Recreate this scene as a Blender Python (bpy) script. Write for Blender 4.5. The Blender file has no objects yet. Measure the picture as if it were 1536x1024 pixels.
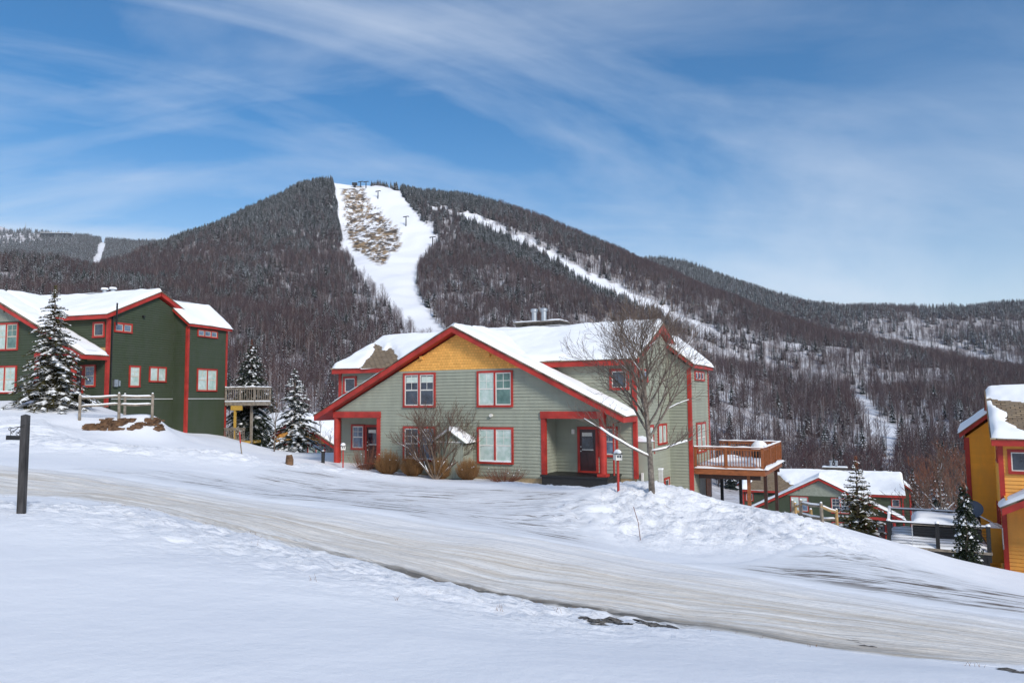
import bpy, math, random
import numpy as np
from mathutils import Vector, Matrix
random.seed(7); RS=np.random.RandomState(11)
C=bpy.context.scene.collection
# ------------------------------------------------------------------ camera
F=1120.; CX,CY=768.,512.; YH=600.
PT=math.atan((YH-CY)/F); RL=0.0087
fw=np.array([0,math.cos(PT),math.sin(PT)]); up0=np.array([0,-math.sin(PT),math.cos(PT)]); rt0=np.array([1.,0,0])
rt=math.cos(RL)*rt0-math.sin(RL)*up0; up=math.sin(RL)*rt0+math.cos(RL)*up0
def ray(x,y): return fw+rt*((x-CX)/F)-up*((y-CY)/F)
def at(x,y,Y):
    d=ray(x,y); return d*(Y/d[1])
def proj(X,Y,Z):
    P=np.stack([X,Y,Z],-1); d=P@fw
    d=np.where(np.abs(d)<1e-6,1e-6,d)
    return CX+F*(P@rt)/d, CY-F*(P@up)/d
cam=bpy.data.cameras.new('camera'); co=bpy.data.objects.new('camera',cam); C.objects.link(co)
co.matrix_world=Matrix(((rt[0],up[0],-fw[0],0),(rt[1],up[1],-fw[1],0),(rt[2],up[2],-fw[2],0),(0,0,0,1)))
cam.sensor_width=36; cam.lens=36*F/1536; cam.clip_end=20000; cam.clip_start=.1
bpy.context.scene.camera=co
# ------------------------------------------------------------------ tags / objects
def tag(o,label=None,cat=None,group=None,kind=None):
    if label: o['label']=label
    if cat: o['category']=cat
    if group: o['group']=group
    if kind: o['kind']=kind
    return o
def empty(name,loc,rz=0,**k):
    o=bpy.data.objects.new(name,None); o.empty_display_size=.2; C.objects.link(o); o.location=[float(c) for c in loc]; o.rotation_euler=(0,0,rz)
    return tag(o,**k)
class MB:
    def __init__(s): s.v=[]; s.f=[]; s.m=[]
    def add(s,vs,fs,m=0):
        n=len(s.v); s.v.extend([tuple(float(c) for c in p) for p in vs]); s.f.extend([tuple(i+n for i in f) for f in fs]); s.m.extend([m]*len(fs))
    def poly(s,vs,m=0): s.add(vs,[tuple(range(len(vs)))],m)
    def box(s,a,b,m=0):
        x0,y0,z0=a; x1,y1,z1=b
        s.add([(x0,y0,z0),(x1,y0,z0),(x1,y1,z0),(x0,y1,z0),(x0,y0,z1),(x1,y0,z1),(x1,y1,z1),(x0,y1,z1)],
              [(0,3,2,1),(4,5,6,7),(0,1,5,4),(1,2,6,5),(2,3,7,6),(3,0,4,7)],m)
    def bx(s,P,a0,a1,z0,z1,o0,o1,m=0):   # box on a wall plane
        vs=[P(a,z,o) for o in (o0,o1) for (a,z) in ((a0,z0),(a1,z0),(a1,z1),(a0,z1))]
        s.add(vs,[(0,1,2,3),(4,7,6,5),(0,4,5,1),(1,5,6,2),(2,6,7,3),(3,7,4,0)],m)
    def prism(s,pts,z0,z1,m=0):          # outline (x,y)
        n=len(pts); vs=[(x,y,z0) for x,y in pts]+[(x,y,z1) for x,y in pts]
        s.add(vs,[tuple(range(n))[::-1],tuple(range(n,2*n))]+[(i,(i+1)%n,n+(i+1)%n,n+i) for i in range(n)],m)
    def slab(s,pts,th,m=0):              # outline of 3d points, extruded down by th
        n=len(pts); vs=list(pts)+[(x,y,z-th) for x,y,z in pts]
        s.add(vs,[tuple(range(n)),tuple(range(n,2*n))[::-1]]+[(i,n+i,n+(i+1)%n,(i+1)%n) for i in range(n)],m)
    def tube(s,pts,rs,n=6,m=0,cap=True):
        pts=[np.array(p,float) for p in pts]; rings=[]
        for i,p in enumerate(pts):
            d=(pts[min(i+1,len(pts)-1)]-pts[max(i-1,0)]); d=d/(np.linalg.norm(d)+1e-9)
            a=np.cross(d,(0,0,1) if abs(d[2])<.95 else (1,0,0)); a/=np.linalg.norm(a); b=np.cross(d,a)
            r=rs[i] if hasattr(rs,'__len__') else rs
            rings.append([p+r*(math.cos(2*math.pi*k/n)*a+math.sin(2*math.pi*k/n)*b) for k in range(n)])
        vs=[q for g in rings for q in g]; fs=[]
        for i in range(len(pts)-1):
            for k in range(n): fs.append((i*n+k,i*n+(k+1)%n,(i+1)*n+(k+1)%n,(i+1)*n+k))
        if cap: fs+= [tuple(range(n))[::-1],tuple(range(len(vs)-n,len(vs)))]
        s.add(vs,fs,m)
    def bar(s,p,q,w,h,m=0):              # rectangular bar between two points, w sideways, h up
        p=np.array(p,float); q=np.array(q,float); d=q-p; d/=np.linalg.norm(d)
        a=np.cross(d,(0,0,1) if abs(d[2])<.95 else (0,1,0)); a/=np.linalg.norm(a); b=np.cross(a,d)
        vs=[e+a*sx*w/2+b*sy*h/2 for e in (p,q) for sx,sy in ((-1,-1),(1,-1),(1,1),(-1,1))]
        s.add(vs,[(0,3,2,1),(4,5,6,7),(0,1,5,4),(1,2,6,5),(2,3,7,6),(3,0,4,7)],m)
    def build(s,name,mats,parent=None,smooth=False,**k):
        me=bpy.data.meshes.new(name); me.from_pydata(s.v,[],s.f)
        if not isinstance(mats,(list,tuple)): mats=[mats]
        for m in mats: me.materials.append(m)
        if len(mats)>1: me.polygons.foreach_set('material_index',s.m)
        if smooth: me.polygons.foreach_set('use_smooth',[True]*len(me.polygons))
        me.update(); o=bpy.data.objects.new(name,me); C.objects.link(o)
        if parent: o.parent=parent
        return tag(o,**k)
def grid_obj(name,P,mat,parent=None,smooth=True,keep=None,**k):
    ny,nx=P.shape[:2]; idx=np.arange(ny*nx).reshape(ny,nx)
    q=np.stack([idx[:-1,:-1],idx[:-1,1:],idx[1:,1:],idx[1:,:-1]],-1).reshape(-1,4)
    if keep is not None:
        kk=keep.reshape(-1)[q].all(1); q=q[kk]
    me=bpy.data.meshes.new(name); me.vertices.add(ny*nx); me.vertices.foreach_set('co',P.reshape(-1).astype('f'))
    me.loops.add(len(q)*4); me.loops.foreach_set('vertex_index',q.reshape(-1).astype('i'))
    me.polygons.add(len(q)); me.polygons.foreach_set('loop_start',(np.arange(len(q))*4).astype('i'))
    try: me.polygons.foreach_set('loop_total',np.full(len(q),4,'i'))
    except Exception: pass
    me.update(calc_edges=True); me.validate()
    me.materials.append(mat)
    if smooth: me.polygons.foreach_set('use_smooth',[True]*len(me.polygons))
    o=bpy.data.objects.new(name,me); C.objects.link(o)
    if parent: o.parent=parent
    return tag(o,**k)
def vattr(o,name,arr):
    a=o.data.attributes.new(name,'FLOAT','POINT'); a.data.foreach_set('value',np.asarray(arr,'f').reshape(-1))
# ------------------------------------------------------------------ noise
def _h(ix,iy,s):
    n=(ix.astype(np.int64)*374761393+iy.astype(np.int64)*668265263+s*974711)&0x7fffffff
    n=((n^(n>>13))*1274126177)&0x7fffffff
    return ((n^(n>>16))&0xffff)/65535.
def noise(x,y,s=0):
    x=np.asarray(x,float); y=np.asarray(y,float)
    ix=np.floor(x); iy=np.floor(y); fx=x-ix; fy=y-iy; fx=fx*fx*(3-2*fx); fy=fy*fy*(3-2*fy)
    a=_h(ix,iy,s); b=_h(ix+1,iy,s); c=_h(ix,iy+1,s); d=_h(ix+1,iy+1,s)
    return (a+(b-a)*fx+(c-a)*fy+(a-b-c+d)*fx*fy)*2-1
def fbm(x,y,o=4,s=0):
    t=0;am=1.
    for i in range(o): t=t+am*noise(x*2**i+i*17.3,y*2**i-i*9.1,s+i); am*=.5
    return t
def sst(a,b,x):
    t=np.clip((x-a)/(b-a),0,1); return t*t*(3-2*t)
def inpoly(px,py,poly):
    r=np.zeros(np.shape(px),bool); n=len(poly)
    for i in range(n):
        x0,y0=poly[i]; x1,y1=poly[(i+1)%n]
        if y0==y1: continue
        r^=((y0>py)!=(y1>py))&(px<(x1-x0)*(py-y0)/(y1-y0)+x0)
    return r
class TPS:
    def __init__(s,pts,lam=1e-3,sc=1.):
        P=np.array(pts,float); s.sc=sc; s.X=P[:,:2]/sc; n=len(P)
        K=s.k(s.X,s.X)+lam*np.eye(n); Q=np.c_[np.ones(n),s.X]
        A=np.zeros((n+3,n+3)); A[:n,:n]=K; A[:n,n:]=Q; A[n:,:n]=Q.T
        s.w=np.linalg.solve(A,np.r_[P[:,2],0,0,0])
    def k(s,A,B):
        d=((A[:,None,:]-B[None,:,:])**2).sum(-1); return .5*d*np.log(d+1e-12)
    def __call__(s,x,y):
        x=np.asarray(x,float); sh=x.shape; X=np.c_[x.ravel(),np.asarray(y,float).ravel()]/s.sc; out=np.empty(len(X)); n=len(s.X)
        for i in range(0,len(X),20000):
            B=X[i:i+20000]; out[i:i+20000]=s.k(B,s.X)@s.w[:n]+s.w[n]+B@s.w[n+1:]
        return out.reshape(sh)
# ------------------------------------------------------------------ materials
def nt(name):
    m=bpy.data.materials.new(name); m.use_nodes=True; t=m.node_tree; t.nodes.clear()
    o=t.nodes.new('ShaderNodeOutputMaterial'); b=t.nodes.new('ShaderNodeBsdfPrincipled'); t.links.new(b.outputs[0],o.inputs[0])
    return m,t,b
def N(t,kind,ins=None,**at_):
    n=t.nodes.new(kind)
    for k,v in at_.items(): setattr(n,k,v)
    for k,v in (ins or {}).items():
        if hasattr(v,'is_output') and v.is_output: t.links.new(v,n.inputs[k])
        else: n.inputs[k].default_value=v
    return n
def c4(c): return (c[0],c[1],c[2],1)
def mixc(t,f,a,b,mode='MIX'):
    n=t.nodes.new('ShaderNodeMix'); n.data_type='RGBA'; n.blend_type=mode
    for i,v in ((0,f),(6,a),(7,b)):
        if hasattr(v,'is_output'): t.links.new(v,n.inputs[i])
        else: n.inputs[i].default_value=v if i==0 else c4(v)
    return n.outputs[2]
def ramp(t,f,a,b):
    return N(t,'ShaderNodeMapRange',{0:f,1:a,2:b,3:0.,4:1.}).outputs[0]
def mth(t,op,a,b=0.,clamp=False):
    n=t.nodes.new('ShaderNodeMath'); n.operation=op; n.use_clamp=clamp
    for i,v in ((0,a),(1,b)):
        if hasattr(v,'is_output'): t.links.new(v,n.inputs[i])
        else: n.inputs[i].default_value=v
    return n.outputs[0]
def pos(t,scale=(1,1,1),obj=True):
    tc=t.nodes.new('ShaderNodeTexCoord'); return N(t,'ShaderNodeMapping',{0:tc.outputs['Object'],3:scale}).outputs[0]
def noi(t,vec,sc,det=4,rough=.55): return N(t,'ShaderNodeTexNoise',{'Vector':vec,'Scale':sc,'Detail':det,'Roughness':rough}).outputs[0]
def plain(name,c,rough=.6,var=.25,sc=6.,scale=(1,1,1),metal=0.,bump=0.,c2=None,bsc=30.,spec=.5,sheen=0):
    m,t,b=nt(name); p=pos(t,scale); n=noi(t,p,sc)
    a=tuple(x*(1-var) for x in c); d=c2 or tuple(min(1,x*(1+var)) for x in c)
    col=mixc(t,ramp(t,n,.3,.7),a,d); t.links.new(col,b.inputs['Base Color'])
    b.inputs['Roughness'].default_value=rough; b.inputs['Metallic'].default_value=metal; b.inputs['Specular IOR Level'].default_value=spec
    if bump:
        bn=N(t,'ShaderNodeBump',{'Height':noi(t,p,bsc,6),'Strength':bump,'Distance':.02}); t.links.new(bn.outputs[0],b.inputs['Normal'])
    return m
def siding(name,c,spec=.25):
    # painted clapboard: board-to-board tone, faint streaks and dirt
    m,t,b=nt(name); tc=t.nodes.new('ShaderNodeTexCoord')
    mp=N(t,'ShaderNodeMapping',{0:tc.outputs['Object'],3:(.25,.25,7.1)}); v=N(t,'ShaderNodeTexWhiteNoise',{'Vector':N(t,'ShaderNodeVectorMath',{0:mp.outputs[0]},operation='FLOOR').outputs[0]})
    n=noi(t,N(t,'ShaderNodeMapping',{0:tc.outputs['Object'],3:(1,1,.35)}).outputs[0],2.2,6,.6)
    col=mixc(t,v.outputs[0],tuple(x*.95 for x in c),tuple(x*1.05 for x in c))
    col=mixc(t,ramp(t,n,.38,.70),col,tuple(x*.80+.02 for x in c)); t.links.new(col,b.inputs['Base Color'])
    b.inputs['Roughness'].default_value=.6; b.inputs['Specular IOR Level'].default_value=spec
    bn=N(t,'ShaderNodeBump',{'Height':noi(t,N(t,'ShaderNodeMapping',{0:tc.outputs['Object'],3:(3,3,60)}).outputs[0],4,4),'Strength':.12,'Distance':.01}); t.links.new(bn.outputs[0],b.inputs['Normal'])
    return m
def shingle(name,c,w=.16,h=.14):
    m,t,b=nt(name); tc=t.nodes.new('ShaderNodeTexCoord'); sp=N(t,'ShaderNodeSeparateXYZ',{0:tc.outputs['Object']})
    cv=N(t,'ShaderNodeCombineXYZ',{0:mth(t,'ADD',sp.outputs[0],sp.outputs[1]),1:sp.outputs[2]})
    br=N(t,'ShaderNodeTexBrick',{'Vector':cv.outputs[0],'Color1':c4([x*.86 for x in c]),'Color2':c4([min(1,x*1.12) for x in c]),'Mortar':c4([x*.45 for x in c]),'Scale':1.,'Mortar Size':.006,'Brick Width':w,'Row Height':h,'Mortar Smooth':.3,'Bias':0.})
    br.offset=.5; br.squash=1
    col=mixc(t,ramp(t,noi(t,tc.outputs['Object'],3,5),.3,.7),br.outputs[0],tuple(x*.9 for x in c)); 
    t.links.new(mixc(t,.35,br.outputs[0],col),b.inputs['Base Color']); b.inputs['Roughness'].default_value=.7; b.inputs['Specular IOR Level'].default_value=.2
    bn=N(t,'ShaderNodeBump',{'Height':br.outputs[1],'Strength':.5,'Distance':-.01}); t.links.new(bn.outputs[0],b.inputs['Normal'])
    return m
def snowmat(name,c=(.86,.87,.89),bs=.35,dist=.03,sc=3.,grain=60.):
    m,t,b=nt(name); p=pos(t); 
    n=noi(t,p,sc,8,.6); col=mixc(t,ramp(t,noi(t,p,.6,4),.3,.7),tuple(x*.965 for x in c),c); t.links.new(col,b.inputs['Base Color'])
    b.inputs['Roughness'].default_value=.75; b.inputs['Specular IOR Level'].default_value=.15
    h=mth(t,'ADD',n,mth(t,'MULTIPLY',noi(t,p,grain,3),.12))
    bn=N(t,'ShaderNodeBump',{'Height':h,'Strength':bs,'Distance':dist}); t.links.new(bn.outputs[0],b.inputs['Normal'])
    return m
M={}
M['snow']=snowmat('snow'); M['rsnow']=snowmat('roof snow',(.93,.94,.95),.15,.02,1.5)
M['sage']=siding('sage green siding',(.33,.345,.27)); M['olive']=siding('dark olive siding',(.052,.068,.038)); M['ochre']=siding('ochre siding',(.92,.43,.05))
M['ochre2']=siding('pale ochre siding',(.90,.43,.09)); M['greysd']=siding('grey siding',(.24,.25,.25))
M['orange_sh']=shingle('ochre shingles',(.84,.43,.11)); M['sage_sh']=shingle('pale sage shingles',(.30,.32,.26))
M['red']=plain('red trim paint',(.38,.030,.020),.5,.30,1.6,bump=.05,spec=.4)
M['white']=plain('window white',(.68,.66,.60),.5,.1)
M['beige']=plain('beige sash',(.55,.48,.38),.5,.1)
M['found']=shingle('foundation shingles',(.36,.27,.16),.25,.2)
M['black']=plain('black paint',(.012,.012,.012),.5,.3)
M['stone']=plain('chimney stone',(.13,.11,.09),.9,.5,6.,bump=.8,bsc=8)
M['steel']=plain('galvanised steel',(.45,.47,.49),.35,.15,4.,metal=.85)
M['conduit']=plain('grey conduit',(.55,.55,.53),.5,.1)
M['cedar']=plain('stained cedar',(.27,.085,.026),.5,.35,3.,(1,1,4),bump=.2,spec=.4)
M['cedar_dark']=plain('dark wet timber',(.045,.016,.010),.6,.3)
M['greywood']=plain('weathered grey wood',(.24,.20,.155),.85,.4,5.,(1,1,1),bump=.6,bsc=18)
M['tanwood']=plain('fresh split wood',(.42,.27,.11),.8,.3,5.,bump=.5)
M['yellowwood']=plain('yellow treated timber',(.50,.30,.05),.7,.2)
M['postwood']=plain('old dark post',(.030,.028,.027),.85,.6,14.,(1,1,.15),bump=.9,bsc=14,c2=(.075,.07,.07))
M['door']=plain('dark red door',(.040,.008,.008),.35,.3)
M['leafdark']=plain('spruce needles',(.020,.034,.020),.75,.5,9.,c2=(.045,.060,.030),spec=.2)
M['leafolive']=plain('olive needles',(.05,.055,.022),.75,.5,9.,c2=(.12,.10,.035),spec=.2)
M['bark']=plain('grey bark',(.14,.105,.08),.9,.5,10.,(1,1,.4),bump=.8,bsc=20)
M['twig']=plain('brown twigs',(.105,.062,.042),.85,.4,9.)
M['twigred']=plain('reddish twigs',(.17,.065,.035),.85,.4,9.)
M['broom']=plain('tan brush stems',(.22,.10,.035),.85,.45,20.,c2=(.36,.19,.07))
M['slate']=plain('dish blue grey',(.03,.045,.075),.4,.2)
M['terrace']=plain('rust brown stone',(.10,.05,.025),.9,.6,5.,bump=.9,bsc=9,c2=(.22,.12,.06))
M['grill']=plain('soot black metal',(.015,.013,.012),.5,.3)
def glass(name,c,c2,rough=.06,sc=2.5):
    m,t,b=nt(name); p=pos(t); col=mixc(t,ramp(t,noi(t,p,sc,4),.35,.65),c,c2); t.links.new(col,b.inputs['Base Color'])
    b.inputs['Roughness'].default_value=rough; b.inputs['Specular IOR Level'].default_value=.8; return m
M['glassd']=glass('dark window glass',(.012,.016,.024),(.05,.065,.09))
M['glassb']=glass('blue window glass',(.06,.10,.16),(.16,.22,.30))
M['glassg']=glass('curtained window glass',(.34,.47,.40),(.58,.66,.62),.15)
M['glassg2']=glass('dim green window glass',(.05,.12,.10),(.12,.22,.19),.1)
M['blind']=plain('pale blind',(.55,.62,.55),.6,.12)
def roofmat():
    m,t,b=nt('brown roof shingles'); tc=t.nodes.new('ShaderNodeTexCoord'); sp=N(t,'ShaderNodeSeparateXYZ',{0:tc.outputs['Object']})
    cv=N(t,'ShaderNodeCombineXYZ',{0:sp.outputs[0],1:sp.outputs[1]})
    br=N(t,'ShaderNodeTexBrick',{'Vector':cv.outputs[0],'Color1':(.19,.125,.07,1),'Color2':(.34,.25,.15,1),'Mortar':(.025,.018,.012,1),'Scale':1.,'Mortar Size':.02,'Brick Width':.33,'Row Height':.17})
    col=mixc(t,ramp(t,noi(t,tc.outputs['Object'],2.5,5),.4,.65),br.outputs[0],(.20,.15,.10)); t.links.new(col,b.inputs['Base Color']); b.inputs['Roughness'].default_value=.9
    bn=N(t,'ShaderNodeBump',{'Height':br.outputs[1],'Strength':.6,'Distance':-.02}); t.links.new(bn.outputs[0],b.inputs['Normal']); return m
M['roof']=roofmat()
M['roofedge']=plain('dark drip edge',(.02,.014,.012),.7,.2)
# ------------------------------------------------------------------ ground heights
# house frames: origin, heading (degrees)
FR={'main':((-2.771,37.009,0.),27.3),'green':((-33.97,47.61,3.71),17.29),'low':((35.3,87.3,-12.86),24.),'yellow':((26.6,25.14,-3.58),30.86)}
def hp(fr,u,v,z):
    o,a=FR[fr]; a=math.radians(a); return (o[0]+u*math.cos(a)+v*math.sin(a), o[1]-u*math.sin(a)+v*math.cos(a), o[2]+z)
def hpx(fr,px,py,v):   # world point seen at pixel on the plane v=const of a house
    o,a=FR[fr]; a=math.radians(a); e2=np.array([math.sin(a),math.cos(a),0]); d=ray(px,py); t=(v+np.dot(o,e2))/np.dot(d,e2); return tuple(d*t)
CP=[(0,-9,-1.4),(-10,-9,-1.2),(10,-9,-2.0),(0,0,-1.58),(-6,0,-1.35),(7,0,-2.1),(-14,4,-1.2),(14,4,-2.9)]
CP+=[tuple(at(*q)) for q in [(0,1024,4.2),(768,1024,4.45),(1536,1024,5.2),(0,900,6.2),(400,930,5.9),(768,960,6.3),(1200,985,6.4),
 (0,808,9.0),(250,830,9.0),(500,868,8.6),(768,918,8.0),(1024,946,7.85),(1300,985,7.5),(1536,1012,7.3),
 (-200,765,13),(20,764,11.2),(150,762,12),(300,792,11.4),(500,846,10.1),(700,888,9.2),
 (0,745,15),(170,757,14.1),(300,786,12.8),(450,830,11.2),(640,878,9.9),(768,903,9.2),(1000,939,8.5),(1300,978,8.2),(1536,1005,8.0),
 (-200,680,24),(0,698,21),(150,715,19.5),(300,738,18),(500,765,16.8),(768,806,15.2),(1000,845,14.2),(1250,885,13.1),(1536,935,11.9),
 (450,735,24),(600,745,24),(768,760,23),(900,768,22.5),(600,722,30.5),(768,727,30.5),(880,733,28.8),(480,702,31),
 (930,775,22.8),(1000,742,25.5),(1100,770,25),(1180,776,25),(1250,796,25),(1340,816,24),(1430,849,22.5),(1536,881,20.5),
 (950,822,18.5),(1100,830,18.5),(1250,845,17.5),(1400,870,16.8),(1536,905,15.3),
 (0,655,33),(100,680,27),(250,692,26.5),(380,703,27),(80,648,35),(200,662,36),(300,668,37),(420,696,33),
 (0,607,41),(60,608,42),(110,614,41),(276,651,49.5),(340,660,52),(400,672,50),(440,682,46),(475,694,43),
 (-250,600,40),(130,643,37.5),(235,650,37.6),(262,650,40),(262,650,46),(330,658,47),(1126,769,36),(1075,757,36.5),(1125,763,33),(1190,775,33),(1258,789,33),(1340,811,27)]]
CP+=[(o_:=at(185,621,39.6))[0:3] if False else tuple(at(185,622,39.6)),tuple(at(125,622,39.5)),tuple(at(236,624,39.6))]
for u,v,z in [(-8.6,-.9,-3.05),(-6,-.9,-3.35),(-3,-.9,-3.62),(0,-.9,-3.74),(3,-.9,-3.72),(6,-.8,-3.92),(8.6,.8,-3.95),(9.6,4,-4.3),(10.1,7.0,-4.85),(-9,8,-3.2),(0,12,-5.5),(9.8,13,-6.8)]: CP.append(hp('main',u,v,z))
for u,v,z in [(8.6,.5,-3.75),(0,-1,-3.7),(-8,-1,-3.5),(9.8,7,-5.75),(9.9,11.2,-6.2),(0,12,-4),(12,13,-7.2)]: CP.append(hp('green',u,v,z))
CP+=[hp('yellow',-9.9,7.5,-4.9),hp('yellow',-8.7,1.4,-3.65),hp('yellow',-8.7,-1,-3.25),hp('yellow',0,-1,-3.4),hp('yellow',-10,12,-5.5),hp('yellow',4,12,-5)]
CP+=[(17.5,32,-8.3),(21,34,-8.7),(12,47,-9.2),(18,62,-12.5),hp('low',-9,-1,-3.8),hp('low',9,-1,-3.9),hp('low',0,12,-4.5),(0,60,-8.5),(-14,62,-7.5),(-24,76,-9.5),(-38,78,0.),(-60,55,5),(-75,90,3),(-30,110,-9),(0,110,-14),(35,125,-22),(80,90,-22),(65,45,-14),(-60,125,-4),(60,10,-9),(-45,15,-.5)]
GT=TPS(CP,lam=.0008,sc=10.)
near_px=[(-500,720,20),(-200,722,18),(0,748,15),(170,758,14.1),(300,786,12.8),(450,830,11.2),(640,878,9.9),(768,903,9.2),(1000,939,8.5),(1300,978,8.2),(1536,1005,8.0),(1900,1050,7.6)]
far_px=[(-500,655,28),(-200,678,24),(0,698,21),(150,715,19.5),(300,738,18),(500,765,16.8),(768,806,15.2),(1000,845,14.2),(1250,885,13.1),(1536,935,11.9),(1900,1000,11)]
def curve(pts,n):
    P=np.array([at(*p)[:2] for p in pts]); s=np.r_[0,np.cumsum(np.hypot(*np.diff(P,axis=0).T))]; s/=s[-1]; q=np.linspace(0,1,n)
    R=np.c_[np.interp(q,s,P[:,0]),np.interp(q,s,P[:,1])]
    for k in range(int(n/14)): R[1:-1]=(R[:-2]+2*R[1:-1]+R[2:])/4
    return R
RN=curve(near_px,300); RF=curve(far_px,300)
road_poly=[tuple(p) for p in RN[::6]]+[tuple(p) for p in RF[::-6]]
def seg_d(x,y,pts):
    d=np.full(np.shape(x),1e9)
    for (ax,ay),(bx,by) in zip(pts[:-1],pts[1:]):
        dx,dy=bx-ax,by-ay; L=dx*dx+dy*dy+1e-9; t=np.clip(((x-ax)*dx+(y-ay)*dy)/L,0,1); d=np.minimum(d,np.hypot(x-ax-t*dx,y-ay-t*dy))
    return d
P2=lambda *q:[tuple(at(*p)[:2]) for p in q]
bank1=P2((-200,762,13),(20,768,11.4),(150,768,12),(300,800,11.3),(500,852,9.9),(700,893,9.0),(850,915,8.5))
pile=P2((930,765,22.8),(1000,745,25),(1100,780,24),(1180,790,23.5))
pile2=P2((940,800,20),(1040,800,20.5),(1180,810,20.5))
bank3=P2((20,640,36),(100,665,29),(240,680,28),(330,688,29))
bank4=P2((400,694,33),(480,703,31),(560,708,32))
bank5=P2((780,724,31),(860,730,30),(940,742,27))
def ground(x,y,detail=True):
    x=np.asarray(x,float); y=np.asarray(y,float)
    z=GT(x,y)
    r=np.hypot(x,y); fade=1-sst(60,110,r)
    z=z+.05*fbm(x*.35,y*.35,3,3)*fade
    d1=np.exp(-(seg_d(x,y,bank1)/1.0)**2); d2=np.exp(-(seg_d(x,y,pile)/2.0)**2)+.8*np.exp(-(seg_d(x,y,pile2)/2.0)**2); d3=np.exp(-(seg_d(x,y,bank3)/1.9)**2)
    d4=np.exp(-(seg_d(x,y,bank4)/1.6)**2)+np.exp(-(seg_d(x,y,bank5)/1.1)**2)
    b=np.abs(fbm(x*1.5,y*1.5,5,5)); b2=np.abs(fbm(x*.9+3,y*.9,5,9))
    f1=np.abs(fbm(x*4.2,y*4.2,4,21)); f2=fbm(x*7.5,y*7.5,3,23); f3=np.abs(fbm(x*1.7,y*1.7,4,25))
    w1=np.exp(-(seg_d(x,y,bank1)/1.5)**2)
    z=z+d1*(.035+.06*(b-.4))+w1*(.075*(.5-f1)+.02*f2)
    z=z+d2*(.30+.15*(.6-f3)+.13*(.5-f1)+.03*f2+.05*(b2-.4))+d3*(.30+.26*(.6-f3)+.05*(.5-f1)+.015*f2)+d4*(.06+.12*(.5-f3)+.05*(.5-f1)+.015*f2)
    return z
def rough_mask(x,y):
    return np.clip(np.exp(-(seg_d(x,y,bank1)/1.7)**2)+np.exp(-(seg_d(x,y,pile)/2.6)**2)+np.exp(-(seg_d(x,y,pile2)/2.6)**2)+.7*np.exp(-(seg_d(x,y,bank3)/3)**2)+.8*np.exp(-(seg_d(x,y,bank4)/2)**2)+.8*np.exp(-(seg_d(x,y,bank5)/1.5)**2),0,1)
def _ground_end(z):
    return z
def drop(px,py,Y0=3.,Y1=140.):   # first ground hit along a sight line
    Ys=np.geomspace(Y0,Y1,500); d=ray(px,py); P=d[None,:]*(Ys/d[1])[:,None]; g=ground(P[:,0],P[:,1])-P[:,2]
    i=np.argmax(g>0) if (g>0).any() else len(Ys)-1
    return float(P[i,0]),float(P[i,1]),float(ground(P[i,0],P[i,1]))
def gpt(px,Y,dz=0.):
    d=ray(px,700); x=d[0]/d[1]*Y; return float(x),float(Y),float(ground(x,Y))+dz
ys=np.concatenate([np.arange(-9,3,.4),np.arange(3,14,.07),np.arange(14,34,.14),np.arange(34,60,.28),np.arange(60,140,.8)])
xs=np.concatenate([np.arange(-90,-34,1.0),np.arange(-34,-12,.25),np.arange(-12,12,.11),np.arange(12,32,.22),np.arange(32,95,1.)])
GX,GY=np.meshgrid(xs,ys); GZ=ground(GX,GY)
rp=inpoly(GX,GY,road_poly)
GZg=GZ-np.where(rp,.03,0.)
def groundmat():
    m,t,b=nt('ground snow'); p=pos(t); rg=N(t,'ShaderNodeAttribute',{},attribute_name='rough').outputs['Fac']
    n=noi(t,p,3,8,.6); k=noi(t,p,11,6,.65); v=N(t,'ShaderNodeTexVoronoi',{'Vector':p,'Scale':9.}).outputs[0]
    col=mixc(t,ramp(t,noi(t,p,.5,5),.3,.7),(.83,.84,.87),(.87,.88,.90))
    col=mixc(t,mth(t,'MULTIPLY',mth(t,'MULTIPLY',ramp(t,k,.50,.72),rg),.45),col,(.62,.59,.55))
    grit=mth(t,'MULTIPLY',ramp(t,noi(t,p,38,3,.6),.66,.72),mth(t,'ADD',mth(t,'MULTIPLY',rg,.7),.06),True)
    col=mixc(t,grit,col,(.33,.28,.23))
    t.links.new(col,b.inputs['Base Color']); b.inputs['Roughness'].default_value=.75; b.inputs['Specular IOR Level'].default_value=.15
    h=mth(t,'ADD',mth(t,'MULTIPLY',n,.6),mth(t,'MULTIPLY',mth(t,'ADD',k,mth(t,'MULTIPLY',v,.35)),mth(t,'ADD',mth(t,'MULTIPLY',rg,1.3),.05)))
    h=mth(t,'ADD',h,mth(t,'MULTIPLY',noi(t,p,70,3),.07))
    bn=N(t,'ShaderNodeBump',{'Height':h,'Strength':.55,'Distance':.06}); t.links.new(bn.outputs[0],b.inputs['Normal']); return m
go_=grid_obj('snow_ground',np.stack([GX,GY,GZg],-1),groundmat(),kind='structure'); vattr(go_,'rough',rough_mask(GX,GY)); 
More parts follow.
